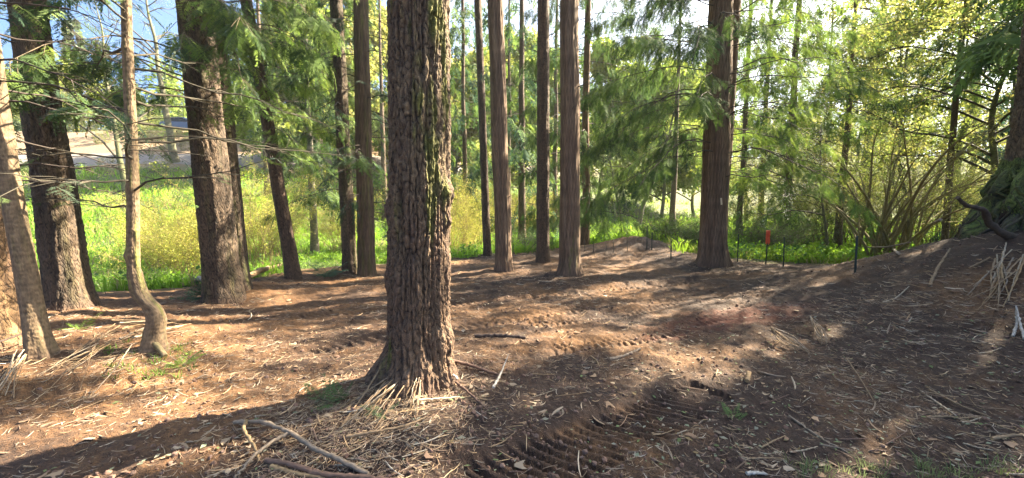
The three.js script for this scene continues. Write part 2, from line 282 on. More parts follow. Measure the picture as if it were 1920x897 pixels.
// ------------------------------------------------------------------ trunks
const BARK = {
  fir: { mat: 'fir', depth: .011, col: [.27, .185, .10], dark: [.06, .034, .027], moss: [.15, .145, .03] },
  firgrey: { mat: 'fir', depth: .007, col: [.2, .135, .085], dark: [.05, .038, .03], moss: [.11, .13, .025] },
  cedar: { mat: 'cedar', depth: .011, col: [.27, .168, .10], dark: [.10, .058, .036], moss: [.12, .14, .02] },
  pale: { mat: 'smooth', depth: .006, col: [.27, .185, .105], dark: [.11, .075, .045], moss: [.17, .18, .03] },
  alder: { mat: 'smooth', depth: .004, col: [.24, .21, .16], dark: [.10, .09, .06], moss: [.14, .17, .03] },
};
function trunkGeo(o) {   // o: axis(y) -> point relative to the base, radius(y), height, segs, rows, kind, seed, moss (0..1), flare, flareH
  const B = BARK[o.kind], p = [], c = [], uv = [], idx = [], n = o.segs, S = o.seed * 13.7, around = Math.max(1, Math.round(o.radius(1) * 2 * Math.PI / .5));
  const ys = []; const yv = o.fine ?? 5; for (let i = 0; i <= o.rows; i++) ys.push(-.25 + (yv + .25) * i / o.rows); const extra = 14; for (let i = 1; i <= extra && o.height > yv; i++) ys.push(yv + (o.height - yv) * i / extra);
  ys.forEach((y, j) => {
    const a = o.axis(y), r0 = o.radius(y), fl = Math.exp(-Math.max(0, y) / (o.flareH ?? .22)) * (o.flare ?? .35);
    for (let k = 0; k <= n; k++) {
      const th = (k % n) / n * 2 * Math.PI, cx = Math.cos(th), cz = Math.sin(th);
      let rr = r0 * (1 + fl * (.55 + .75 * Math.max(0, noise(cx * 1.8 + S, cz * 1.8, y * .8 + S))) + .09 * noise(cx * 1.2 + S, cz * 1.2, y * .7) + .05 * noise(cx * 3 + S, cz * 3, y * 1.5)), crack, d;
      const f = r0 * 9;
      if (B.mat === 'fir') {
        const w = noise(cx * f * 1.1 + S, cz * f * 1.1, y * 3) * .8, e = Math.abs(noise(cx * f * 3.1 + w + S, cz * f * 3.1 + w, y * 2.1 + w)), e2 = Math.abs(noise(cx * f * 6.5 + S, cz * f * 6.5 + w, y * 15));
        crack = Math.pow(clamp(1 - e * 4.2), 2) * (.55 + .45 * clamp(.5 + 1.5 * noise(cx * f + S, cz * f, y * 1.4 + 7))); const c2 = Math.pow(clamp(1 - e2 * 3.6), 2), c3 = Math.pow(clamp(1 - Math.abs(noise(cx * f * 2.2 + S + w * .5, cz * f * 2.2, y * .75 + 2)) * 5), 2); crack = Math.max(crack, c3); d = B.depth * (.9 - 2.1 * crack - .6 * c2 - .55 * c3 + 1.2 * noise(cx * f * 9, cz * f * 9, y * 24) + .8 * noise(cx * f * 2, cz * f * 2, y * 4 + 3)); crack = Math.max(crack, .5 * c2);
      } else if (B.mat === 'cedar') {
        const w = noise(cx * f + S, cz * f, y * .8), e = Math.abs(noise(cx * f * 3 + w + S, cz * f * 3, y * .9)); crack = Math.pow(clamp(1 - e * 3.5), 2); d = B.depth * (1 - 2 * crack + .5 * noise(cx * f * 8, cz * f * 8, y * 3));
      } else { crack = clamp(noise(cx * 3 + S, cz * 3, y * 5) * 1.1); const kn = clamp((noise(cx * 1.6 + S, cz * 1.6, y * 3.3 + 4) - .42) * 5); d = B.depth * (noise(cx * 6, cz * 6, y * 9) + .8 * noise(cx * 14, cz * 14, y * 26)) + .016 * kn; crack = Math.max(crack, .8 * kn * clamp(noise(cx * 9, cz * 9, y * 30) + .5)); }
      if (o.knobs) for (const [kt, ky, ka, kw] of o.knobs) { let dt = Math.abs(th - kt); if (dt > Math.PI) dt = 2 * Math.PI - dt; const e = (dt * r0 / kw) ** 2 + ((y - ky) / (kw * 1.4)) ** 2; if (e < 6) rr += ka * Math.exp(-e); }
      rr += d * Math.min(1, r0 / .2);
      p.push(a.x + cx * rr, a.y, a.z + cz * rr); uv.push(k / n * around, y);
      const t = noise(cx * 2 + S, cz * 2, y * 1.3), v = clamp(.72 + .5 * t + .35 * noise(cx * f * 5, cz * f * 5, y * 11 + S), .3, 1.2) * (1 - .7 * crack);
      const col = [0, 1, 2].map((q) => lerp(B.dark[q], B.col[q], v));
      if (o.tint) o.tint(th, y, col, crack, t);
      if (o.moss) { const m = clamp(o.moss * 1.6 * (noise(cx * 2.3 + S + 5, cz * 2.3, y * .9) + .55 * noise(cx * f * 3, cz * f * 3, y * 6 + 3) + (o.mossBias ? o.mossBias(th, y) : 0))); for (let q = 0; q < 3; q++) col[q] = lerp(col[q], B.moss[q] * (.5 + .8 * v), m); if (o.fine && m > .05) { const lift = .012 * m * (.6 + noise(cx * f * 6, cz * f * 6, y * 24)); p[p.length - 3] += cx * lift; p[p.length - 1] += cz * lift; } }
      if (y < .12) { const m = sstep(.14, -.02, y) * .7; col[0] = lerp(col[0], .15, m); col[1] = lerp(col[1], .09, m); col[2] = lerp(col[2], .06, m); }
      c.push(...col);
    }
    if (j) for (let k = 0; k < n; k++) { const a0 = (j - 1) * (n + 1) + k, b0 = a0 + n + 1; idx.push(a0, b0, a0 + 1, b0, b0 + 1, a0 + 1); }
  });
  const g = new THREE.BufferGeometry();
  g.setAttribute('position', new THREE.Float32BufferAttribute(p, 3)); g.setAttribute('color', new THREE.Float32BufferAttribute(c, 3)); g.setAttribute('uv', new THREE.Float32BufferAttribute(uv, 2)); g.setIndex(idx); g.computeVertexNormals();
  const N = g.attributes.normal; for (let j = 0; j < ys.length; j++) { const a = j * (n + 1), b = a + n, v = V(N.getX(a) + N.getX(b), N.getY(a) + N.getY(b), N.getZ(a) + N.getZ(b)).normalize(); N.setXYZ(a, v.x, v.y, v.z); N.setXYZ(b, v.x, v.y, v.z); }
  return g;
}
// axis from the pixels of base and of a higher point, bending gently
function axisOf(base, top, seed, wob = .03) { const d = top.clone().sub(base), k = d.y; return (y) => V(d.x * y / k + wob * noise(y * .5, seed, 1) * sstep(0, 2, y), y, d.z * y / k + wob * noise(y * .5, seed, 5) * sstep(0, 2, y)); }
function taper(r0, r1, y1, h) { return (y) => y < y1 ? lerp(r0, r1, Math.max(0, y) / y1) : lerp(r1, .02, (y - y1) / (h - y1 + .01)); }

// ------------------------------------------------------------------ branches and crowns
// o: n, y0, y1, len(t), pitch, droop, az (centre), azSpread, spray, size, per, col, thin, prune, parts (branches that are parts of their own), seed
function crown(tree, o) {
  const r = rngOf(o.seed), sets = SPRAY[o.spray].map(() => new Copies()), rest = [], wp = tree.root.position, bcol = o.bark ?? [.07, .052, .04];
  for (let i = 0; i < o.n; i++) {
    const t = (i + r()) / o.n, y = lerp(o.y0, o.y1, o.even ? t : Math.pow(t, .85)), L = o.len(t) * (.65 + .6 * r()), az = o.az === undefined ? r() * 6.283 : o.az + (r() - .5) * 2 * o.azSpread;
    const a = tree.axis(y), out = V(Math.cos(az), 0, Math.sin(az)), sd = V(-out.z, 0, out.x), pitch = (o.pitch ?? .1) + (r() - .5) * .35, dr = (o.droop ?? .5) * (.7 + .6 * r()), bend = (r() - .5) * .5, ph = r() * 9;
    const start = a.clone().addScaledVector(out, tree.radius(y) * .7), P = (s) => start.clone().addScaledVector(out, L * s).addScaledVector(sd, bend * L * s * s + .04 * L * noise(s * 3, ph, 2)).add(V(0, L * (pitch * s - dr * s * s + (o.up ?? 0) * s * s * s) + .05 * L * noise(s * 4, ph, 8), 0));
    const pts = [], rad = []; const seg = o.parts ? 9 : 5; for (let k = 0; k <= seg; k++) { pts.push(P(k / seg)); rad.push((o.thick ?? .012) * (.5 + .25 * L) * (1 - .85 * k / seg)); }
    const geos = [tube(pts, rad, bcol, o.parts ? 6 : 4, false)];
    const per = Math.round(o.per * L * (.7 + .6 * r()));
    for (let k = 0; k < per; k++) {
      const s = lerp(o.from ?? .22, 1.02, Math.pow(r(), .8)), b = P(Math.min(1, s)), tang = P(Math.min(1, s + .05)).sub(P(Math.min(1, s + .05) - .08)).normalize(), sgn = r() < .5 ? -1 : 1, tl = r() * (.32 * L * (1.05 - s) + .1);
      const d = tang.clone().multiplyScalar(.65 + .4 * r()).addScaledVector(sd, sgn * (.25 + .75 * r())).add(V(0, -(o.hang ?? .35) * (.4 + r()), 0)).normalize();
      const pos = b.clone().addScaledVector(d, tl * .8), w = pos.clone().add(wp);
      if (o.prune !== false && r() < shadeless(w)) continue;
      if (tl > .12 && o.parts && k % 2 === 0) geos.push(tube([b, b.clone().lerp(pos, .6).add(V(0, .01, 0)), pos.clone().addScaledVector(d, .1)], [.004, .003, .002], bcol, 3, false));
      const inner = clamp(1.15 - .35 * s, .6, 1);
      sets[Math.floor(r() * sets.length)].put(pos, d, V((r() - .5) * .9, 1, (r() - .5) * .9), o.size * (.6 + .8 * r()), vary(o.cols ? o.cols[Math.floor(r() * o.cols.length)] : o.col, r, .35));
    }
    if (o.bare && o.parts) for (let k = 0; k < o.bare; k++) { const s = .2 + .75 * r(), b = P(s), d = out.clone().addScaledVector(sd, (r() < .5 ? -1 : 1) * (.5 + r())).add(V(0, (r() - .6) * .6, 0)).normalize(), l = L * .25 * (1.2 - s) * (.5 + r()); geos.push(tube([b, b.clone().addScaledVector(d, l * .5).add(V(0, .02, 0)), b.clone().addScaledVector(d, l)], [.005, .004, .0015], bcol, 3, false)); }
    if (o.parts) add('branch', geos.length > 1 ? mergeGeometries(geos) : geos[0], M.twig, tree.root); else rest.push(...geos);
  }
  if (rest.length) add('branches', mergeGeometries(rest), M.twig, tree.root, 'stuff');
  sets.forEach((s, k) => s.build('foliage', SPRAY[o.spray][k], o.mat ?? LEAF.needle, tree.root));
}
function tree(o) {    // a conifer of the clearing or the wood: base and upper pixel give place and lean
  const base = o.base ?? gnd(o.b[0], o.b[1]), top = o.top ?? at(o.t[0], o.t[1], -base.z + (o.lean ?? 0)), h = o.height ?? 22;
  const root = thing(o.name, o.label, o.category ?? 'tree', base, o.group), yt = top.y - base.y;
  const axis = o.axis ?? axisOf(base, top, o.seed, o.wob), radius = o.radius ?? taper(o.r0, o.r1 ?? o.r0 * .85, yt, h);
  const t = { root, axis, radius, base };
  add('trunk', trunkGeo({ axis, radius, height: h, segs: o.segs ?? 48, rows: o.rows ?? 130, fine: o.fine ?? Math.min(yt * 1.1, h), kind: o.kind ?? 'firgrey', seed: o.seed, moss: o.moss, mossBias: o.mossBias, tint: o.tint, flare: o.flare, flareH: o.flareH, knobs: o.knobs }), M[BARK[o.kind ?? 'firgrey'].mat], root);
  return t;
}

// ------------------------------------------------------------------ the ground: one sheet, finest where it is nearest
{
  const ang = [], rad = []; const D = Math.PI / 180;
  for (let i = 0; i <= 740; i++) ang.push((-63 + 126 * i / 740) * D); for (let i = 1; i < 90; i++) ang.push((63 + 234 * i / 90) * D);
  let r = .12; while (r < 420) { rad.push(r); r *= r < 1.3 ? 1.09 : r < 7 ? 1.0068 : r < 14 ? 1.009 : r < 60 ? 1.03 : 1.07; }
  const n = ang.length, p = [0, H(0, 0), 0], c = [.15, .09, .06], uv = [0, 0], idx = [], col = [0, 0, 0];
  for (const R of rad) for (const a of ang) {
    const x = Math.sin(a) * R, z = -Math.cos(a) * R, s = beyond(x, z), front = z < .5;
    p.push(x, H(x, z) + (front ? rough(x, z, s, R) : 0), z); groundColor(x, z, s, col); c.push(...col); uv.push(x / 1.3, z / 1.3);
  }
  for (let k = 0; k < n; k++) idx.push(0, 1 + (k + 1) % n, 1 + k);
  for (let j = 0; j + 1 < rad.length; j++) for (let k = 0; k < n; k++) { const a = 1 + j * n + k, b = 1 + j * n + (k + 1) % n; idx.push(a, b, a + n, b, b + n, a + n); }
  const g = new THREE.BufferGeometry(); g.setAttribute('position', new THREE.Float32BufferAttribute(p, 3)); g.setAttribute('color', new THREE.Float32BufferAttribute(c, 3)); g.setAttribute('uv', new THREE.Float32BufferAttribute(uv, 2)); g.setIndex(idx); g.computeVertexNormals();
  tag(add('ground', g, M.ground, scene), 'churned brown dirt clearing running into green meadow and hillside', null, null, 'structure');
}

// ------------------------------------------------------------------ trees of the clearing
const rightMoss = (th) => .75 * Math.max(0, Math.cos(th - .75)) - .75;      // moss on the side towards the right and the viewer
const mottle = (th, y, c, crack, t) => { const g = clamp(.55 * noise(Math.cos(th) * 2.2, Math.sin(th) * 2.2, y * .55 + 3) + .5 * noise(Math.cos(th) * 7, Math.sin(th) * 7, y * 1.6) + .1, -.4, .8); for (let q = 0; q < 3; q++) c[q] = g > 0 ? lerp(c[q], [.27, .205, .14][q] * (1 - .7 * crack), g) : c[q] * (1 + .8 * g); };
const central = tree({
  name: 'fir_tree', label: 'thick mossy fir trunk standing alone in the middle of the clearing', b: [784, 706], t: [785, 0], r0: .252, r1: .22, height: 24, kind: 'fir', seed: 1, segs: 230, rows: 430, fine: 4.4, flare: .42, flareH: .2, moss: 1.5, wob: .02,
  mossBias: (th, y) => 1.0 * Math.max(0, Math.cos(th - .6)) ** 3 * sstep(.4, 1.6, y) * (.75 + .7 * noise(y * 1.6, th * 2, 5)) + .5 * Math.max(0, Math.cos(th - 2.75)) ** 4 - .5,
  tint: (th, y, col, crack, t) => { const k = sstep(1.9, .9, y + .5 * t) * (1 - crack) * .6; col[0] = lerp(col[0], .19, k); col[1] = lerp(col[1], .105, k); col[2] = lerp(col[2], .068, k); },
  knobs: [[.15, 1.55, .05, .07], [.2, 1.33, .045, .05], [3.1, 1.42, .035, .05], [3.0, .85, .03, .06], [.3, .35, .05, .09], [2.9, .02, .13, .12], [1.9, .0, .07, .1]],
});
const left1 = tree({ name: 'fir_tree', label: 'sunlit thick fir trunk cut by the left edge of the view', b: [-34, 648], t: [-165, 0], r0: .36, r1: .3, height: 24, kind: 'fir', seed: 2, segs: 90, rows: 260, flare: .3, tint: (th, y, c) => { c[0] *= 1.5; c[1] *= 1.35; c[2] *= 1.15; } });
const left2 = tree({ name: 'young_tree', label: 'smooth slim leaning trunk with flared foot in front of the far left fir', b: [76, 668], t: [-22, 100], r0: .078, r1: .062, height: 9, kind: 'pale', seed: 3, segs: 48, rows: 140, flare: .75, flareH: .16, moss: .25 });
const left3 = tree({ name: 'fir_tree', label: 'dark leaning fir trunk at the left, on a low root mound by the meadow', b: [133, 574], t: [50, 0], r0: .225, r1: .165, height: 22, kind: 'firgrey', seed: 4, segs: 72, rows: 220, flare: .5, flareH: .2, moss: .25 });
// the crooked sapling: its foot sweeps right, then bends back up
const crookBase = gnd(281, 656), crook = (() => {
  const P = [[281, 656, -.02], [290, 625, 0], [293, 598, 0], [284, 577, 0], [266, 556, 0], [256, 530, 0], [250, 495, 0], [249, 450, 0], [249, 380, 0], [247, 300, 0], [244, 220, 0], [240, 120, 0], [236, 0, 0], [231, -220, 0], [226, -420, 0]].map(([x, y]) => at(x, y, -crookBase.z).sub(crookBase));
  P[0].y = -.25; const curve = new THREE.CatmullRomCurve3(P), pts = curve.getSpacedPoints(400);
  return (y) => { let b = pts[0], e = 9; for (const q of pts) { const d = Math.abs(q.y - y); if (d < e) { e = d; b = q; } } return V(b.x, y, b.z); };
})();
const sapling = tree({ name: 'crooked_sapling', label: 'slender crooked sapling with its foot bent in an S at the left', base: crookBase, axis: crook, top: crookBase.clone().add(V(0, 4, 0)), radius: (y) => y < .8 ? lerp(.09, .054, clamp(y / .8)) : lerp(.05, .03, clamp((y - .8) / 4)), height: 6.2, kind: 'pale', seed: 5, segs: 40, rows: 220, flare: .8, flareH: .07, knobs: [[1.2, 1.62, .016, .03], [.3, 2.25, .014, .03], [2.4, .95, .018, .035], [1.6, 2.9, .014, .03], [.9, .5, .014, .03], [2.2, 3.5, .012, .03], [1.0, 1.2, .01, .025]], moss: .8, mossBias: (th, y) => .3 * Math.exp(-((y - 1.1) ** 2) / .5) - .35, fine: 5 });
const five = tree({ name: 'fir_tree', label: 'large dark fir trunk, front one of the pair left of the middle', b: [421, 562], t: [362, 0], r0: .25, r1: .21, height: 24, kind: 'firgrey', seed: 6, segs: 80, rows: 240, flare: .3, moss: .35 });
const fiveB = tree({ name: 'fir_tree', label: 'mossy fir trunk just behind and right of the large dark one', b: [449, 541], t: [404, 60], r0: .16, r1: .13, height: 20, kind: 'firgrey', seed: 7, segs: 56, rows: 180, moss: .9, mossBias: rightMoss });
const six = tree({ name: 'fir_tree', label: 'slim dark fir trunk leaning left, between the mossy pair and the twin trunks', b: [551, 521], t: [472, 60], r0: .135, r1: .1, height: 20, kind: 'firgrey', seed: 8, segs: 52, rows: 200, flare: .35, tint: (th, y, c) => { c[0] *= 1.1; } });
const seven = tree({ name: 'cedar_tree', label: 'left one of two straight dark trunks standing close behind the central fir', b: [656, 511], t: [631, 0], r0: .145, r1: .12, height: 24, kind: 'firgrey', seed: 9, segs: 52, rows: 200, flare: .3, moss: .4 });
const eight = tree({ name: 'cedar_tree', label: 'right one of two straight dark trunks standing close behind the central fir', b: [687, 516], t: [676, 0], r0: .165, r1: .135, height: 24, kind: 'cedar', seed: 10, segs: 52, rows: 200, flare: .35, moss: .5, tint: (th, y, c) => { c[0] *= .75; c[1] *= .8; c[2] *= .85; } });
const eleven = tree({ name: 'fir_tree', label: 'thinnest dark trunk right of the central fir', b: [914, 480], t: [896, 0], r0: .12, r1: .1, height: 22, kind: 'firgrey', seed: 11, segs: 40, rows: 150, flare: .3 });
const twelve = tree({ name: 'cedar_tree', label: 'reddish straight trunk right of the central fir, nearest of the three in a row', b: [945, 506], t: [929, 0], r0: .185, r1: .165, height: 26, kind: 'cedar', seed: 12, segs: 64, rows: 220, flare: .5, flareH: .16, tint: mottle });
const thirteen = tree({ name: 'fir_tree', label: 'grey straight trunk with stubs between two reddish trunks', b: [1018, 491], t: [1019, 0], r0: .17, r1: .145, height: 26, kind: 'firgrey', seed: 13, segs: 60, rows: 220, flare: .3 });
const fourteen = tree({ name: 'cedar_tree', label: 'red brown straight trunk with a moss streak low down, in the centre', b: [1068, 512], t: [1069, 0], r0: .215, r1: .18, height: 27, kind: 'cedar', seed: 14, segs: 72, rows: 240, flare: .6, flareH: .18, tint: mottle, moss: .9, mossBias: (th, y) => .8 * Math.max(0, Math.cos(th - 1.15)) ** 4 * sstep(1.6, .6, y) - .75 });
const fifteen = tree({ name: 'cedar_tree', label: 'thick red brown cedar right of the middle with drooping boughs on both sides', b: [1336, 495], t: [1352, 0], r0: .31, r1: .255, height: 26, kind: 'cedar', seed: 15, segs: 90, rows: 240, flare: .55, flareH: .25, tint: mottle });
const fifteenB = tree({ name: 'cedar_tree', label: 'second stem hidden close behind the thick red brown cedar', b: [1346, 490], t: [1379, 0], r0: .14, r1: .13, height: 20, kind: 'cedar', seed: 16, segs: 40, rows: 120 });
// the fir on the root mound at the right edge
const moundBase = V(7.62, 2.02, -5.85);
const sixteen = tree({ name: 'fir_tree', label: 'fir trunk at the right edge standing on a tall mossy root mass', base: moundBase, top: moundBase.clone().add(V(.05, 6, 0)), r0: .3, r1: .27, height: 8.2, kind: 'fir', seed: 17, segs: 80, rows: 200, flare: .2, fine: 4 });
{
  const p = [], c = [], uv = [], idx = [], n = 220, m = 130, ridgeAt = (cx, cz, v) => Math.pow(Math.abs(noise(cx * 2.4 + .5 * noise(v * 3, cx * 2, 4), cz * 2.4, v * 1.5 + 3)), .6);        // roots running down the mound
  const bodyR = (th, v) => { const cx = Math.cos(th), cz = Math.sin(th); return lerp(.36, .92, Math.pow(v, 1.2)) + (.36 * ridgeAt(cx, cz, v) - .12) * sstep(0, .35, v) + .10 * noise(cx * 5, cz * 5, v * 2.6 + 8) * sstep(.05, .3, v) + .045 * noise(cx * 13, cz * 13, v * 9) + .02 * noise(cx * 30, cz * 30, v * 24); };
  for (let j = 0; j <= m; j++) for (let k = 0; k <= n; k++) {
    const th = (k % n) / n * 2 * Math.PI, v = j / m, cx = Math.cos(th), cz = Math.sin(th), ridge = ridgeAt(cx, cz, v), R = bodyR(th, v);
    p.push(cx * R, .22 - 1.75 * v + .07 * noise(cx * 4, cz * 4, v * 7), cz * R); uv.push(k / n * 6, v * 2);
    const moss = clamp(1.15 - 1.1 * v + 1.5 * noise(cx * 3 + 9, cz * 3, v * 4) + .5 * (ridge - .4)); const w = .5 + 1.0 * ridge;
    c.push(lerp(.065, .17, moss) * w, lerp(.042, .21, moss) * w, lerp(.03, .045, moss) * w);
    if (j && k < n) { const a = (j - 1) * (n + 1) + k, b = a + n + 1; idx.push(a, a + 1, b, b, a + 1, b + 1); }
  }
  const g = new THREE.BufferGeometry(); g.setAttribute('position', new THREE.Float32BufferAttribute(p, 3)); g.setAttribute('color', new THREE.Float32BufferAttribute(c, 3)); g.setAttribute('uv', new THREE.Float32BufferAttribute(uv, 2)); g.setIndex(idx); g.computeVertexNormals();
  tag(add('root_mass', g, M.fir, sixteen.root), 'mossy root mass of hanging roots');
  const R = rngOf(71), rc = [.07, .048, .036], moss = [.11, .14, .03];
  for (let i = 0; i < 34; i++) {
    const th0 = .9 + R() * 3.6, v0 = .05 + R() * .45, v1 = Math.min(1, v0 + .3 + .5 * R()), w = .008 + .022 * R() * R(), pts = [], rad = [], cols = [];
    for (let k = 0; k <= 12; k++) { const s = k / 12, v = lerp(v0, v1, s), th = th0 + .5 * noise(s * 2.2, i * 3.1) + .12 * noise(s * 7, i), rr = bodyR(th, v) + w * .4; pts.push(V(Math.cos(th) * rr, .22 - 1.75 * v, Math.sin(th) * rr)); rad.push(w * lerp(1.1, .4, s)); const mm = clamp(.9 - 1.3 * v + .8 * noise(s * 5, i)); cols.push(rc.map((x, q) => lerp(x, moss[q], mm))); }
    add('root', tube(pts, rad, cols, 7), M.twig, sixteen.root);
  }
  const hc = new Copies(); for (let i = 0; i < 1900; i++) { const th = .7 + R() * 3.9, v = Math.pow(R(), 1.5) * .75, rr = bodyR(th, v); hc.put(V(Math.cos(th) * rr, .22 - 1.75 * v, Math.sin(th) * rr), V(Math.cos(th) * .5 + R() - .5, -.8, Math.sin(th) * .5 + R() - .5), V(Math.cos(th), .3, Math.sin(th)), .018 + .035 * R() * R(), vary([.17, .22, .05], R, .4)); } hc.build('moss_tufts', SPRAY.coarse[1], LEAF.needle, sixteen.root);
  const pts = new THREE.CatmullRomCurve3([V(-.5, -.9, .36), V(-.9, -.86, .46), V(-1.12, -.7, .42), V(-1.3, -.5, .47), V(-1.52, -.44, .45), V(-1.66, -.34, .48)]).getSpacedPoints(28).map((q, i) => q.add(V(.02 * noise(i * .6, 1), .025 * noise(i * .5, 4), 0))); add('root', tube(pts, pts.map((_, i) => lerp(.066, .02, i / 28) * (1 + .45 * noise(i * .55, 8))), pts.map((_, i) => { const v = 1 + .6 * noise(i * .8, 3); return [.075 * v, .052 * v, .036 * v]; }), 10), M.twig, sixteen.root);
}
// tall narrow strip of bare wood on the cedar, stubs on the grey trunk
{ const a = fifteen.axis(1.55), w = fifteen.radius(1.55); const g = new THREE.BoxGeometry(.035, .16, .012); const s = add('bark_scar', g, new THREE.MeshStandardMaterial({ color: new THREE.Color().setRGB(.6, .5, .33), roughness: .8 }), fifteen.root); s.position.set(a.x + .02, 1.55, a.z + w * 1.04); s.rotation.z = .12; tag(s, 'pale bare strip of wood'); }
{ const r = rngOf(33); for (const [tr, n0] of [[twelve, 9], [fourteen, 11], [fifteen, 8], [seven, 6]]) for (let i = 0; i < n0; i++) { const y = 1.2 + r() * 5.4, th = -.6 + r() * 4.2, a = tr.axis(y), d = V(Math.cos(th), .1 + .3 * r(), Math.sin(th)), p0 = a.clone().addScaledVector(d, tr.radius(y) * .85), l = .04 + .25 * r() * r(); add('branch_stub', tube([p0, p0.clone().addScaledVector(d, l * .6), p0.clone().addScaledVector(d, l).add(V(0, .02 * r(), 0))], [.014, .01, .005], [.1, .08, .06], 6), M.twig, tr.root); }
  for (let i = 0; i < 16; i++) { const y = 1.5 + i * .38 + r() * .2, th = (i % 3 ? (i % 2 ? 0 : Math.PI) : 1.6) + r() - .5, a = thirteen.axis(y), d = V(Math.cos(th), .3, Math.sin(th)), p0 = a.clone().addScaledVector(d, thirteen.radius(y) * .85); add('branch_stub', tube([p0, p0.clone().addScaledVector(d, .05 + .12 * r())], [.016, .01], [.08, .06, .045], 6), M.twig, thirteen.root); } }
{ add('cut_root', tube([V(.0, .13, .02), V(.09, .09, .05), V(.18, .03, .09), V(.25, -.02, .12)], [.035, .03, .026, .024], [[.16, .11, .06], [.15, .12, .06], [.16, .13, .06], [.24, .18, .1]], 10), M.twig, sapling.root); }

// crowns. Colours of needles and leaves
const DARK = [[.045, .08, .026], [.055, .095, .03], [.038, .068, .034]], MID = [[.085, .14, .03], [.105, .16, .035], [.07, .12, .035]], BRIGHT = [[.15, .22, .035], [.18, .25, .04], [.11, .18, .035]], BLUE = [[.04, .085, .05], [.05, .095, .05], [.035, .07, .04]], SPRING = [[.22, .28, .04], [.19, .28, .05], [.25, .29, .06]], LIME = [[.17, .26, .03], [.2, .28, .04], [.14, .24, .03]];
const toView = (t) => Math.atan2(-t.base.z, -t.base.x);      // azimuth from a tree towards the camera
crown(five, { n: 36, y0: 2.8, y1: 6.6, len: (t) => 2.0 - .3 * t, pitch: .25, droop: .6, az: .6, azSpread: 1.6, spray: 'cedar', size: .3, per: 24, cols: [...BRIGHT, ...MID, ...DARK], hang: .8, parts: true, seed: 501, prune: false, mat: LEAF.white, bark: [.16, .12, .07] });
crown(five, { n: 34, y0: 6.5, y1: 22, len: (t) => 2.4 - 1.6 * t, droop: .5, spray: 'coarse', size: .5, per: 7, cols: MID, seed: 502 });
crown(fiveB, { n: 30, y0: 4.2, y1: 19, len: (t) => 2.0 - 1.2 * t, droop: .5, spray: 'cedar', size: .42, per: 9, cols: MID, seed: 503, hang: .7 });
crown(six, { n: 14, y0: 2.6, y1: 5.6, len: (t) => 1.5, pitch: .15, droop: .5, az: .2, azSpread: 1.4, spray: 'cedar', size: .28, per: 22, cols: [...MID, ...BRIGHT], hang: .8, parts: true, seed: 504, prune: false });
crown(six, { n: 26, y0: 5.5, y1: 18, len: (t) => 2 - 1.3 * t, droop: .5, spray: 'coarse', size: .5, per: 8, cols: MID, seed: 505 });
crown(seven, { n: 44, y0: 1.3, y1: 9, len: (t) => 1.25, pitch: 0, droop: .35, spray: 'cedar', size: .3, per: 9, cols: [...BLUE, ...DARK, ...MID], parts: true, bare: 5, seed: 506, prune: false, even: true });
crown(eight, { n: 46, y0: 1.1, y1: 9, len: (t) => 1.3, pitch: 0, droop: .35, spray: 'cedar', size: .3, per: 9, cols: [...BLUE, ...DARK, ...MID], parts: true, bare: 5, seed: 507, prune: false, even: true });
for (const [t, s] of [[seven, 508], [eight, 509]]) crown(t, { n: 26, y0: 9, y1: 22, len: (u) => 2.0 - 1.4 * u, droop: .4, spray: 'coarse', size: .55, per: 7, cols: DARK, seed: s });
crown(sapling, { n: 34, y0: 1.4, y1: 5.6, len: (t) => 2.1 - .7 * t, pitch: .12, droop: .18, up: .1, spray: 'cedar', size: .17, per: 4, cols: [...MID, ...DARK], parts: true, bare: 10, thick: .012, seed: 510, prune: false, bark: [.06, .05, .03], hang: .2, even: true, from: .35 });
crown(left3, { n: 24, y0: 2.0, y1: 7, len: (t) => 1.5, pitch: .2, droop: .35, spray: 'cedar', size: .26, per: 6, cols: [...BLUE, ...MID], parts: true, bare: 6, seed: 511, prune: false, hang: .3, even: true });
crown(left3, { n: 30, y0: 7, y1: 21, len: (t) => 2.6 - 1.9 * t, droop: .4, spray: 'coarse', size: .5, per: 7, cols: DARK, seed: 512 });
crown(left2, { n: 16, y0: 1.5, y1: 5, len: (t) => 1.2, pitch: .1, droop: .4, spray: 'cedar', size: .24, per: 9, cols: [...BLUE, ...MID], az: .3, azSpread: 1.6, parts: true, bare: 4, seed: 513, hang: .5, even: true });
crown(left1, { n: 26, y0: 7, y1: 22, len: (t) => 3 - 2 * t, droop: .4, spray: 'coarse', size: .5, per: 7, cols: DARK, seed: 514 });
crown(central, { n: 30, y0: 7.5, y1: 23, len: (t) => 3.0 - 2 * t, droop: .35, spray: 'coarse', size: .55, per: 8, cols: DARK, seed: 515 });
crown(eleven, { n: 34, y0: 3.5, y1: 21, len: (t) => 1.6 - .8 * t, droop: .4, spray: 'coarse', size: .42, per: 8, cols: [...BLUE, ...MID], seed: 516 });
crown(twelve, { n: 30, y0: 9, y1: 25, len: (t) => 3.0 - 2.2 * t, droop: .45, spray: 'coarse', size: .55, per: 8, cols: MID, seed: 517 });
crown(thirteen, { n: 30, y0: 8, y1: 25, len: (t) => 2.8 - 2 * t, droop: .4, spray: 'coarse', size: .55, per: 8, cols: DARK, seed: 518 });
crown(fourteen, { n: 34, y0: 8.5, y1: 26, len: (t) => 3.2 - 2.3 * t, droop: .45, spray: 'coarse', size: .55, per: 9, cols: MID, seed: 519 });
crown(fifteen, { n: 46, y0: 2.6, y1: 8.6, len: (t) => 2.9 - .3 * t, pitch: .2, droop: .72, up: .2, az: Math.PI * .98, azSpread: 1.15, spray: 'cedar', size: .32, per: 20, cols: [...DARK, ...MID, ...MID], hang: 1.0, parts: true, seed: 520, prune: false, even: true });
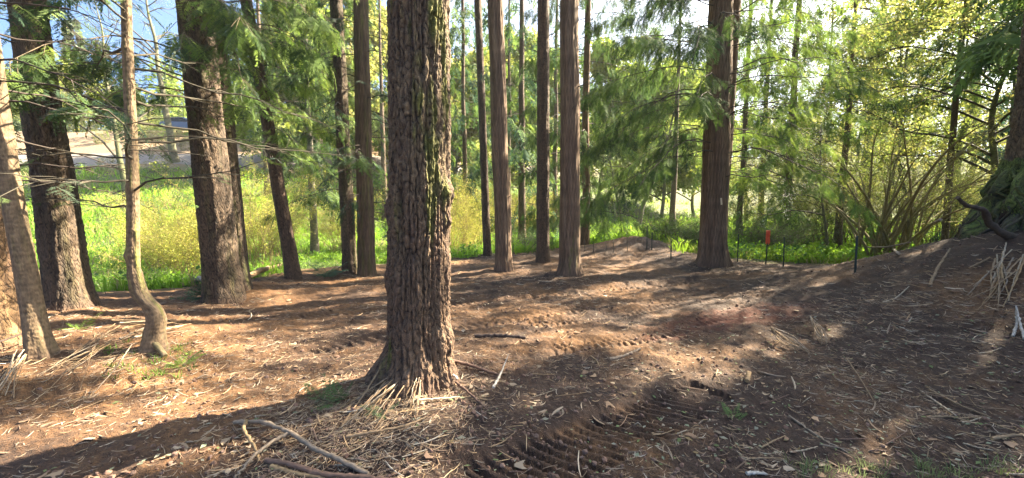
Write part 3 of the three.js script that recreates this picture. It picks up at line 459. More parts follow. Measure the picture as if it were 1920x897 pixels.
crown(fifteen, { n: 46, y0: 2.0, y1: 8.8, len: (t) => 2.8 - .2 * t, pitch: .25, droop: .65, up: .2, az: .1, azSpread: 1.25, spray: 'cedar', size: .3, per: 15, cols: [...MID, ...BRIGHT, ...BRIGHT], hang: .8, parts: true, bare: 4, seed: 521, prune: false, even: true });
crown(fifteen, { n: 44, y0: 8.2, y1: 25, len: (t) => 3.3 - 2.5 * t, droop: .5, spray: 'coarse', size: .55, per: 10, cols: MID, seed: 522 });
crown(sixteen, { n: 22, y0: 4.6, y1: 8, len: (t) => 2.8 - 1.2 * t, droop: .35, spray: 'cedar', size: .34, per: 14, cols: MID, seed: 523 });

// ------------------------------------------------------------------ trees and bushes beyond the clearing
const spot = (px, depth) => { const x = (px - CX) / F * depth; return V(x, H(x, -depth) - .05, -depth); };
function backConifer(px, depth, o) {
  const base = spot(px, depth), h = o.h ?? 22, root = thing(o.name ?? 'conifer', o.label, 'tree', base, o.group), lean = o.lean ?? 0;
  const axis = (y) => V(lean * y + .1 * noise(y * .3, px), y, .1 * noise(y * .3, px + 5)), radius = (y) => lerp(o.r ?? .22, .02, clamp(y / h)), t = { root, axis, radius, base };
  const bc = BARK[o.bark ?? 'firgrey']; add('trunk', tube(Array.from({ length: 15 }, (_, i) => axis(h * i / 14 - .1)), Array.from({ length: 15 }, (_, i) => radius(h * i / 14) * (i ? 1 : 1.35)), bc.col.map((c) => c * .8), 10), M[bc.mat], root);
  const s = Math.round(px * 7 + depth * 31), k = o.dens ?? 1;
  crown(t, { n: Math.round((o.n ?? 46) * k), y0: o.y0 ?? 2, y1: Math.min(h, o.vis ?? h), len: (u) => (o.R ?? 2.6) * (o.vis && o.vis < h ? 1 - .45 * u : 1 - .8 * u), pitch: .1, droop: o.droop ?? .5, up: .15, spray: o.spray ?? 'coarse', size: o.size ?? .62, per: o.per ?? 7, cols: o.cols ?? DARK, hang: o.hang ?? .6, seed: s, thick: .014, even: true, prune: o.prune, bark: [.06, .045, .035] });
  if (o.vis && o.vis < h) crown(t, { n: 9, y0: o.vis, y1: h, len: (u) => (o.R ?? 2.6) * .6 * (1 - .8 * u), droop: .45, spray: 'coarse', size: .8, per: 4, cols: o.cols ?? DARK, seed: s + 1 });
}
const WOODG = 'conifers in the wood beyond the meadow', WOODL = 'dark conifer among others in the wood beyond the meadow';
backConifer(1096, 13.6, { label: 'broad dark cedar with low drooping boughs just behind the red brown centre trunk', name: 'cedar_tree', R: 2.6, y0: .9, vis: 10, n: 70, per: 9, size: .46, spray: 'cedar', cols: [...DARK, ...MID, ...MID], hang: 1, r: .14, prune: false, bark: 'cedar' });
backConifer(978, 19, { label: 'dark bushy cedar filling the gap left of the grey centre trunk', name: 'cedar_tree', R: 2.2, y0: 1.5, vis: 13, n: 50, per: 7, cols: [...MID, ...BLUE], hang: .9, r: .2, prune: false });
backConifer(872, 20, { label: 'open blue green conifer just right of the central fir', R: 2.1, y0: 2.8, vis: 13, n: 60, per: 7, cols: [...BLUE, ...MID], r: .14, prune: false });
backConifer(587, 19.5, { label: 'short mossy pale trunk with hanging boughs between the leaning fir and twin trunks', R: 2.4, y0: 2.4, vis: 12, n: 46, per: 8, cols: [...DARK, ...MID], r: .19, h: 18, hang: .9, prune: false, bark: 'alder' });
const NTH = ['leftmost', 'second from left', 'third from left', 'fourth from left', 'fifth from left', 'sixth from left', 'seventh from left', 'eighth from left', 'ninth from left', 'tenth from left', 'eleventh from left', 'rightmost'];
[[505, 27, 2.4, 4, MID], [646, 25, 2.2, 5, MID], [722, 29, 2.4, 5, BLUE], [905, 31, 2.4, 5, MID], [1040, 27, 2.4, 4, DARK], [1262, 27, 2.4, 5, MID], [1425, 27, 2.2, 5, MID]].forEach(([px, d, R, y0, cols], i) => backConifer(px, d, { label: NTH[i] + ' of the seven conifers standing in the wood beyond the meadow', group: WOODG, R, y0, h: 20 + (px % 7), vis: 4 + d * .56, n: 34, per: 5, size: .62, cols, r: .2 }));
backConifer(1474, 16.5, { label: 'light green cedar with drooping boughs right of the thick cedar', name: 'cedar_tree', R: 2.6, y0: 1.6, vis: 12, n: 56, per: 9, size: .5, cols: [...MID, ...BRIGHT], hang: .9, r: .16, prune: false });
backConifer(1575, 15, { label: 'cedar whose high green boughs hang in at the top right', name: 'cedar_tree', R: 2.8, y0: 5.4, h: 14, vis: 9.5, n: 30, per: 9, size: .45, spray: 'cedar', cols: [...MID, ...BRIGHT], hang: .9, r: .13, prune: false });
backConifer(1772, 11.6, { label: 'dark cedar whose high boughs hang in at the upper right, left of the mound fir', name: 'cedar_tree', R: 2.6, y0: 5, h: 15, vis: 8, n: 30, per: 11, size: .34, spray: 'cedar', cols: [...DARK, ...MID], hang: .9, r: .09, prune: false });
[[838, 23, 'conifer seen just right of the upper central fir'], [955, 25, 'conifer behind the nearest reddish trunk of the row'], [1388, 20, 'conifer standing behind the thick cedar on its right']].forEach(([px, d, label]) => backConifer(px, d, { label, R: 2.3, y0: px > 1300 ? 4.5 : 4, vis: 13, n: 46, per: 7, size: .55, cols: [...MID, ...BRIGHT], r: .14, prune: false }));
backConifer(1874, 15, { label: 'low blue green spruce boughs behind the fir on the root mound', R: 2.1, y0: 1.2, h: 8, n: 40, per: 9, cols: BLUE, r: .1, prune: false });

const PALE = [[.32, .32, .08], [.27, .31, .06], [.36, .35, .11], [.2, .26, .06]];
function broadTree(o) {   // pos, height, r, lean [x,z], limbs, leaf n, cols, spray
  const r = rngOf(o.seed), root = thing(o.name ?? 'alder_tree', o.label, 'tree', o.base, o.group), h = o.h, B = BARK[o.bark ?? 'alder'], axis = (y) => V(o.lean[0] * y + .35 * noise(y * .35, o.seed) * sstep(0, 2, y), y, o.lean[1] * y + .3 * noise(y * .35, o.seed + 9) * sstep(0, 2, y)), rad = (y) => lerp(o.r, .015, Math.pow(clamp(y / h), .8));
  const K = 22; add('trunk', tube(Array.from({ length: K }, (_, i) => axis(-.2 + (h + .2) * i / (K - 1))), Array.from({ length: K }, (_, i) => rad(h * i / (K - 1)) * (i ? 1 : 1.4)), Array.from({ length: K }, (_, i) => B.col.map((c, q) => lerp(c * .6, B.moss[q], clamp((o.moss ?? .3) * (1 + noise(i * 1.3, o.seed)))))), 10), M.smooth, root);
  const twigs = [], sets = SPRAY[o.spray ?? 'tiny'].map(() => new Copies()), dark = o.twig ?? [.07, .06, .04];
  for (let i = 0; i < o.limbs; i++) {
    const y = lerp(o.y0 ?? h * .3, h * .96, Math.pow((i + r()) / o.limbs, .9)), a = axis(y), az = o.az === undefined ? r() * 6.283 : o.az + (r() - .5) * 2 * o.azSpread, L = (o.len ?? h * .3) * (1.1 - .75 * y / h) * (.6 + .7 * r()), out = V(Math.cos(az), 0, Math.sin(az)), sd = V(-out.z, 0, out.x), up = o.up ?? .6, ph = r() * 50;
    const P = (s) => a.clone().addScaledVector(out, L * s).add(V(0, L * (up * s - (o.droop ?? .35) * s * s), 0)).addScaledVector(sd, L * .35 * noise(s * 2.2, ph) * s).add(V(0, L * .22 * noise(s * 2.5, ph + 20) * s, 0));
    const pts = [], rr = []; for (let k = 0; k <= 8; k++) { pts.push(P(k / 8)); rr.push(rad(y) * .5 * (1 - .85 * k / 8) + .004); }
    const geos = [tube(pts, rr, dark, 5, false)];
    for (let k = 0; k < (o.subs ?? 7); k++) {
      const s = .2 + .8 * r(), b = P(s), d = out.clone().multiplyScalar(.5).addScaledVector(sd, (r() - .5) * 2.2).add(V(0, r() * 1.1 - .35, 0)).normalize(), l = L * .45 * (1.15 - s * .6) * (.4 + r()), Q = (u) => b.clone().addScaledVector(d, l * u).add(V(.12 * l * noise(u * 3, ph + k), .12 * l * noise(u * 3, ph + k + 7) - .12 * l * u * u, .12 * l * noise(u * 3, k)));
      geos.push(tube([Q(0), Q(.35), Q(.7), Q(1)], [.012, .009, .006, .003].map((q) => q * (o.twigW ?? 1)), dark, 4, false));
      for (let m = 0; m < (o.leaves ?? 6); m++) { const q = Q(.15 + .9 * r()).add(V((r() - .5) * .3, (r() - .5) * .3, (r() - .5) * .3)), w = q.clone().add(o.base); if (o.prune !== false && r() < shadeless(w)) continue; sets[Math.floor(r() * sets.length)].put(q, V(r() - .5, r() * .8 - .5, r() - .5), V((r() - .5), 1, r() - .5), (o.size ?? .6) * (.6 + .8 * r()), vary(o.cols[Math.floor(r() * o.cols.length)], r, .3)); }
    }
    if (o.parts) add('limb', mergeGeometries(geos), M.twig, root); else twigs.push(...geos);
  }
  if (twigs.length) add('limbs', mergeGeometries(twigs), M.twig, root, 'stuff');
  sets.forEach((s, k) => s.build('foliage', SPRAY[o.spray ?? 'tiny'][k], LEAF.white, root));
}
{ // left: pale bare stems on the slope
  let b = gnd(238, 388), t = at(192, 95, -b.z); const lean = (b, t) => [(t.x - b.x) / (t.y - b.y), 0];
  broadTree({ label: 'slim pale bare tree leaning left on the grassy slope, behind the crooked sapling', base: b, h: 12, r: .19, lean: lean(b, t), limbs: 18, subs: 8, leaves: 2, y0: 2, len: 4.5, up: 1.1, droop: .2, cols: SPRING, seed: 41, moss: .5, size: .45, twigW: 1.6 });
  b = gnd(328, 305); t = at(284, 55, -b.z); broadTree({ label: 'grey leaning trunk in front of the road and the parked car', base: b, h: 17, r: .33, lean: lean(b, t), limbs: 16, subs: 7, leaves: 5, y0: 7, len: 5, up: .8, cols: SPRING, seed: 42, size: .8, twigW: 2 });
  b = gnd(1196, 428); t = at(1222, 330, -b.z); broadTree({ label: 'dark trunk leaning right in the bright meadow under the cedar boughs', base: b, h: 11, r: .22, lean: [.27, .05], limbs: 14, subs: 6, leaves: 8, len: 4, cols: MID, seed: 43, size: .8, moss: .1 });
  broadTree({ label: 'thinner mossy stem leaning left in the meadow beside the dark leaning trunk', base: gnd(1168, 424), h: 9, r: .13, lean: [-.24, 0], limbs: 12, subs: 6, leaves: 8, len: 3, cols: SPRING, seed: 44, size: .7, moss: .7 });
  broadTree({ label: 'tall pale grey trunk rising through the leaves right of the middle', base: spot(1617, 25), h: 24, r: .36, lean: [.012, 0], limbs: 22, subs: 7, leaves: 8, y0: 9, len: 6, up: .7, cols: PALE, seed: 45, size: .7, spray: 'leaf', twigW: 2 });
  broadTree({ label: 'ivy covered trunk leaning in the bright wood at the right', base: spot(1782, 19), h: 16, r: .22, lean: [.05, 0], limbs: 14, subs: 6, leaves: 8, y0: 6, len: 5, cols: PALE, seed: 46, size: .65, moss: .9, twigW: 1.6 });
  broadTree({ label: 'slim forked tree with dark limbs arching left, left of the fir on the mound', base: spot(1856, 11.5), h: 8.4, r: .13, lean: [-.02, .02], limbs: 26, subs: 9, leaves: 5, y0: 2.4, len: 5.2, up: .75, droop: .5, az: 2.8, azSpread: 1.8, cols: PALE, spray: 'leaf', parts: true, seed: 47, size: .42, moss: .35, twigW: 1.1, prune: false });
  broadTree({ label: 'small thin stem with ivy left of the dark limbed tree', base: spot(1700, 16), h: 9, r: .09, lean: [-.1, 0], limbs: 14, subs: 7, leaves: 7, len: 3, y0: 1.5, cols: SPRING, seed: 48, size: .55 });
  [[1545, 21, 13, 0], [1662, 20, 12, 1], [1735, 24, 15, 0], [1815, 26, 16, 1], [1905, 21, 15, 0], [1960, 17, 13, 1], [1470, 20, 10, 0], [1590, 33, 17, 1], [1700, 34, 18, 0], [1860, 34, 18, 1], [1400, 38, 18, 0]].sort((a, b) => a[0] - b[0]).forEach(([px, d, h, k], i, all) => broadTree({ label: (i === all.length - 1 ? 'rightmost' : NTH[i]) + ' of the spring green alders in the sunlit wood at the right', group: 'alders in the bright wood at the right', base: spot(px, d), h, r: .07 + h * .007, lean: [.1 * Math.sin(px), .05], limbs: 24, subs: 8, leaves: k ? 5 : 7, y0: 2, len: h * .33, cols: PALE, seed: px + 3, size: k ? .55 : .62, spray: k ? 'leaf' : 'tiny', twigW: 1.5 }));
  [[540, 34, 13], [690, 38, 15], [850, 36, 13], [1000, 40, 16], [1120, 42, 16], [1240, 40, 15], [930, 44, 16], [1300, 46, 17], [770, 42, 15], [620, 44, 16]].sort((a, b) => a[0] - b[0]).forEach(([px, d, h], i) => broadTree({ label: (i === 9 ? 'rightmost' : NTH[i]) + ' of the yellow green trees on the far side of the meadow', group: 'leafing trees across the meadow', base: spot(px, d), h, r: .2, lean: [.08 * Math.sin(px), 0], limbs: 24, subs: 6, leaves: 7, y0: 1.5, len: h * .36, cols: px % 20 ? PALE : SPRING, seed: px + 5, size: 1.1, spray: 'far', twigW: 2.5, prune: false }));
}
broadTree({ name: 'blossom_tree', label: 'small tree with sparse white blossom on leaning boughs right of the thick cedar', base: spot(1560, 12.2), h: 4.2, r: .05, lean: [-.16, 0], limbs: 12, subs: 5, leaves: 3, y0: 1.4, len: 2, up: .4, az: 3.0, azSpread: .8, cols: [[.75, .75, .68], [.7, .72, .6], [.3, .33, .1]], seed: 49, size: .22, prune: false });
function bush(o) {
  const r = rngOf(o.seed), root = thing(o.name ?? 'willow_bush', o.label, 'bush', o.base, o.group), geos = [], sets = SPRAY[o.spray ?? 'tiny'].map(() => new Copies());
  for (let i = 0; i < o.stems; i++) {
    const az = r() * 6.283, out = V(Math.cos(az), 0, Math.sin(az)).addScaledVector(V(o.bias ?? 0, 0, 0), 1), spread = (o.R) * (.15 + r()), h = o.h * (.55 + .55 * r()), b0 = V((r() - .5) * o.foot, -.1, (r() - .5) * o.foot), ph = r() * 60, arch = o.arch ?? .25;
    const P = (s) => b0.clone().addScaledVector(out, spread * Math.pow(s, 1.25)).add(V(.2 * noise(s * 2, ph), h * (s + arch * s - arch * s * s * 1.0) * (1 - (o.fall ?? 0) * s * s), .2 * noise(s * 2, ph + 30)));
    const pts = [], rad = []; for (let k = 0; k <= 8; k++) { pts.push(P(k / 8)); rad.push((o.thick ?? .02) * (.6 + .7 * ((i * 7) % 5) / 5) * (1 - .85 * k / 8)); }
    const col = o.bark ?? [.2, .16, .08], g = [tube(pts, rad, col, o.parts ? 7 : 4, false)];
    for (let k = 0; k < (o.twigs ?? 4); k++) { const s = .3 + .65 * r(), b = P(s), d = out.clone().multiplyScalar(.6).add(V(r() - .5, .5 * r() + .1, r() - .5)).normalize(), l = o.h * .22 * (.4 + r()), e = b.clone().addScaledVector(d, l); g.push(tube([b, b.clone().lerp(e, .5).add(V(0, .04 * l, 0)), e], [.006, .004, .002].map((q) => q * (o.tw ?? 1)), col, 3, false)); for (let m = 0; m < o.leaves; m++) sets[Math.floor(r() * sets.length)].put(b.clone().lerp(e, .2 + r()).add(V((r() - .5) * .25, (r() - .5) * .25, (r() - .5) * .25)), V(r() - .5, r() - .4, r() - .5), V(r() - .5, 1, r() - .5), (o.size ?? .45) * (.5 + r()), vary(o.cols[Math.floor(r() * o.cols.length)], r, .3)); }
    if (o.parts) add('stem', mergeGeometries(g), M.twig, root); else geos.push(...g);
  }
  if (geos.length) add('stems', mergeGeometries(geos), M.twig, root, 'stuff');
  sets.forEach((s, k) => s.build('foliage', SPRAY[o.spray ?? 'tiny'][k], LEAF.white, root));
}
const WILLOW = [[.36, .34, .06], [.4, .36, .09], [.3, .32, .05]];
[[300, 15, 1.9, 2.9, 'yellow green willow bush behind the crooked sapling'], [345, 12.4, 1.5, 2.5, 'low willow bush left of the mossy fir pair by the ditch'], [470, 14, 1.9, 3.6, 'pale yellow willow bush right of the mossy fir pair'], [505, 18, 2, 3.6, 'willow bush behind the leaning slim fir'], [640, 21, 2, 3.2, 'willow bush seen behind the twin trunks'], [850, 15.5, 1.5, 3.0, 'thin yellow willow bush touching the right side of the central fir'], [880, 20, 2.2, 3.8, 'willow bush further back right of the central fir'], [1000, 24, 2.2, 3, 'willow bush between the grey and reddish trunks']].forEach(([px, d, R, h, label], i) => bush({ label, base: spot(px, d), R, h, stems: 46, foot: .9, twigs: 6, leaves: 5, size: .34, cols: WILLOW, seed: 600 + i, arch: .35, tw: 1.2, bark: [.3, .23, .09], thick: .016 }));
[[215, 8.6, .8, .9, 'low twiggy brush on the ditch bank behind the crooked sapling'], [330, 8.8, .7, .8, 'low twiggy brush by the ditch left of the large dark fir'], [520, 10.6, .8, .9, 'low brush left of the slim leaning fir foot'], [600, 11.4, .9, .8, 'low brush between the slim leaning fir and the twin trunks'], [985, 15, .8, .9, 'low brush behind the grey centre trunk'], [1255, 14.6, 1.0, 1.5, 'grey brown bramble thicket left of the thick cedar'], [1296, 13.4, .7, 1.1, 'small bramble thicket at the foot of the thick cedar'], [1432, 14, 1.0, 1.7, 'dark twiggy bush behind the post with the orange marker'], [1490, 15.5, 1.2, 1.9, 'twiggy bush right of the orange marker']].forEach(([px, d, R, h, label], i) => bush({ name: 'bramble_bush', label, base: spot(px, d), R, h, stems: 60, foot: .9, twigs: 6, leaves: 2, size: .3, cols: [...MID, [.13, .14, .09]], seed: 640 + i, arch: .6, fall: .3, bark: [.13, .095, .075], thick: .009 }));
bush({ name: 'hazel_bush', label: 'big many stemmed bush arching left and right before the sunlit wood', base: spot(1668, 10.6), R: 3.6, h: 4.2, stems: 38, foot: .9, twigs: 7, leaves: 2, size: .3, cols: PALE, seed: 660, arch: .35, fall: .18, parts: true, thick: .042, bark: [.26, .21, .08], tw: 1.4, spray: 'tiny' });
[[1560, 16, 2.4, 3.4], [1610, 18, 2.4, 4], [1740, 15, 2.2, 3.6], [1800, 18, 2.6, 4.4], [1880, 18, 2.4, 4], [1500, 20, 2.6, 4], [1690, 22, 3, 5], [1400, 21, 2.2, 3], [1950, 14, 2.2, 3.6]].forEach(([px, d, R, h], i) => bush({ label: ['pale undergrowth bush just left behind the many stemmed bush', 'undergrowth bush straight behind the many stemmed bush', 'undergrowth bush between the many stemmed bush and the forked tree', 'taller undergrowth bush behind the forked tree', 'undergrowth bush behind the mossy root mass', 'undergrowth bush right behind the twiggy bush by the marker', 'broad undergrowth bush far behind the many stemmed bush', 'low undergrowth bush behind the thick cedar on its right', 'undergrowth bush at the right edge behind the mound'][i], group: 'undergrowth bushes at the right', name: 'undergrowth_bush', base: spot(px, d), R, h, stems: 40, foot: 1.4, twigs: 7, leaves: 4, size: .36, cols: PALE, seed: 670 + i, arch: .4, fall: .15, tw: 1.6, bark: [.15, .12, .06], thick: .018 }));

// the wood on top of the far hillside, and the wood to the right whose shade falls on the clearing
function farTreeGeo(conifer, seed) {
  const g = new Geo(), r = rngOf(seed), N = conifer ? 620 : 560;
  for (let i = 0; i < N; i++) {
    const u = Math.pow(r(), .8), y = conifer ? .12 + .88 * u : .2 + .8 * r(), R = conifer ? .19 * (1.03 - u) * (.7 + .45 * Math.abs(noise(u * 14, seed))) : .3 * Math.sqrt(Math.max(0, 1 - ((y - .58) / .44) ** 2)) * (.75 + .5 * Math.abs(noise(y * 5, seed, i % 7)));
    const a = r() * 6.283, k = Math.pow(r(), .35) * R, c = V(Math.cos(a) * k, y - (conifer ? k * .35 : 0), Math.sin(a) * k), d = V(Math.cos(a) + r() - .5, conifer ? -.5 : r() - .5, Math.sin(a) + r() - .5).normalize(), w = V(r() - .5, r() - .5, r() - .5).cross(d).normalize(), s = (conifer ? .055 : .05) * (.5 + r());
    g.leaf(c, c.clone().addScaledVector(d, s), c.clone().addScaledVector(d, s * .5).addScaledVector(w, s * .28), c.clone().addScaledVector(d, s * .5).addScaledVector(w, -s * .28));
  }
  g.leaf(V(0, 0, 0), V(0, .95, 0), V(.012, .3, 0), V(-.012, .3, 0)); g.leaf(V(0, 0, 0), V(0, .95, 0), V(0, .3, .012), V(0, .3, -.012)); return g.build();
}
{
  const r = rngOf(808), sets = [new Copies(), new Copies(), new Copies(), new Copies()], geos = [farTreeGeo(true, 1), farTreeGeo(true, 2), farTreeGeo(false, 3), farTreeGeo(false, 4)];
  for (let i = 0; i < 1500 && sets.reduce((a, s) => a + s.m.length, 0) < 420; i++) {
    const x = (r() - .5) * 230, z = -38 - r() * 95, q = hillQ(x, z); if (q < (x < -5 ? 35 : 26) + 5 * noise(x * .1, z * .1)) continue;
    const con = q > 42 && r() < .5, k = con ? Math.floor(r() * 2) : 2 + Math.floor(r() * 2), s = con ? 9 + r() * 7 : 5 + r() * 5, m = new THREE.Matrix4().makeRotationY(r() * 6).scale(V(con ? s : s * 1.2, s, con ? s : s * 1.2)).setPosition(x, H(x, z) - .3, z);
    sets[k].raw(m, vary(con ? [.07, .11, .04] : [[.22, .27, .04], [.27, .27, .06], [.17, .24, .04]][Math.floor(r() * 3)], r, .3));
  }
  for (let i = 0; i < 170; i++) { const x = -46 + 56 * r(), q = i < 130 ? 26.5 + 9.5 * r() : 17 + 4 * r(), z = -hillStart(x) - q, s = (i < 130 ? 1.2 : .8) + 1.6 * r() * r(); sets[2 + (i & 1)].raw(new THREE.Matrix4().makeRotationY(r() * 6).scale(V(s * 1.4, s, s * 1.4)).setPosition(x, H(x, z) - .25 * s, z), vary([[.22, .27, .05], [.2, .2, .09], [.14, .2, .04]][Math.floor(r() * 3)], r, .35)); }
  const w = thing('hillside_wood', 'mixed yellow green and dark wood along the top of the far hillside', null); w.userData.kind = 'stuff'; sets.forEach((s, k) => s.build('wood_trees', geos[k], LEAF.white, w));
  const side = new Copies(), n = [[13, -9.5, 15], [16, -12, 17], [11.5, -4.5, 13], [17, -6.5, 18], [15, -3, 16], [21, -10, 20], [22, -15, 22], [19, -1, 18], [26, -6, 22], [13.5, -1, 13], [25, -20, 22], [30, -12, 24]];
}
const sideTrees = [[10.9, -5.0, 14, 2.1], [9.8, -2.0, 13, 2.1], [11.4, -7.2, 15, 2.2], [12.9, -9.0, 17, 2.3], [14.8, -10.4, 18, 2.4], [14.2, -8.0, 18, 2.4], [11.4, -3.4, 15, 2.4], [16.5, -5.2, 19, 2.8], [15, -1.2, 17, 2.8], [20.5, -7.5, 21, 3], [19.5, -3, 20, 3]];
sideTrees.forEach(([x, z, h, R], i) => {
  const base = V(x, H(x, z), z), root = thing('conifer', 'tall conifer of the wood to the right of the clearing', 'tree', base, 'conifers to the right of the clearing'), axis = (y) => V(0, y, 0), radius = (y) => lerp(.3, .02, clamp(y / h));
  add('trunk', tube([V(0, -.2, 0), V(0, h * .5, 0), V(0, h, 0)], [.32, .2, .02], [.12, .08, .06], 10), M.fir, root);
  crown({ root, axis, radius, base }, { n: 48, y0: z < -6 ? 5.4 : 3, y1: h, len: (t) => R * (1.15 - t), droop: .45, spray: 'coarse', size: .8, per: 7, cols: MID, seed: 900 + i, even: true });
});

// ------------------------------------------------------------------ grass and ground cover of the meadow
{
  const r = rngOf(1234), grass = [blades(20, .17, 1, .008), blades(17, .24, 2, .009, .22)], cov = [leafTwig(34, .17, 21, 1.0), leafTwig(30, .2, 22, 1.0)], gs = [new Copies(), new Copies()], cs = [new Copies(), new Copies()];
  for (let i = 0; i < 60000; i++) {
    const a = (r() - .5) * 2.25, R = 1 / lerp(1 / 5.2, 1 / 60, r()), x = Math.sin(a) * R, z = -Math.cos(a) * R, s = beyond(x, z); if (s < -.5 + 1.3 * r() + .7 * noise(x * 1.1, z * 1.1, 2)) continue;
    const q = hillQ(x, z); if (q > 20 && q < 36) continue;
    const n = noise(x * .35, z * .35, 7) + .5 * noise(x * 1.1, z * 1.1, 3) - (s < 3 ? .55 * clamp(.25 + noise(x * .8, z * .8, 12) * 1.6) : 0); if (r() > clamp(.35 + .35 * s + .9 * n)) continue;
    const k = 1 + R / 36, y = H(x, z) - .02, right = sstep(2, 7, x), m = new THREE.Matrix4().makeRotationY(r() * 6.28).scale(V(k, k * (.6 + .7 * r()), k)).setPosition(x, y, z);
    if (r() < .8 - .35 * right) gs[r() < .5 ? 0 : 1].raw(m, vary(r() < .12 ? [.3, .25, .12] : [lerp(.19, .22, right), lerp(.34, .31, right), .03], r, .35));
    else cs[r() < .5 ? 0 : 1].put(V(x, y + .1 * r(), z), V(r() - .5, .15 + .3 * r(), r() - .5), V(r() - .5, 1, r() - .5), (.2 + .2 * r()) * k, vary(r() < .2 ? [.09, .18, .05] : [.2, .34, .03], r, .35));
  }
  const g = thing('meadow_grass', 'bright green spring grass and leafy ground cover of the meadow', null); g.userData.kind = 'stuff'; gs.forEach((s, k) => s.build('grass', grass[k], LEAF.white, g)); cs.forEach((s, k) => s.build('ground_cover', cov[k], LEAF.white, g));
  const tufts = [new Copies()]; // sparse fresh blades in the near right corner and by the left trunks
  for (let i = 0; i < 50; i++) { const p = gnd(1480 + 440 * r(), 868 + 40 * r()); tufts[0].raw(new THREE.Matrix4().makeRotationY(r() * 6).scale(V(.4, .22 + .25 * r(), .4)).setPosition(p.x, p.y, p.z), vary([.16, .2, .08], r, .4)); }
  for (let i = 0; i < 60; i++) { const p = gnd(190 + 170 * r(), 640 + 75 * r()); tufts[0].raw(new THREE.Matrix4().makeRotationY(r() * 6).scale(V(.5, .3, .5)).setPosition(p.x, p.y, p.z), vary([.12, .2, .03], r, .4)); }
  tufts[0].build('grass_tufts', blades(7, .2, 3, .006, .1), LEAF.white, scene).userData.label = 'thin fresh grass blades in the near right corner and by the left trunks';
}
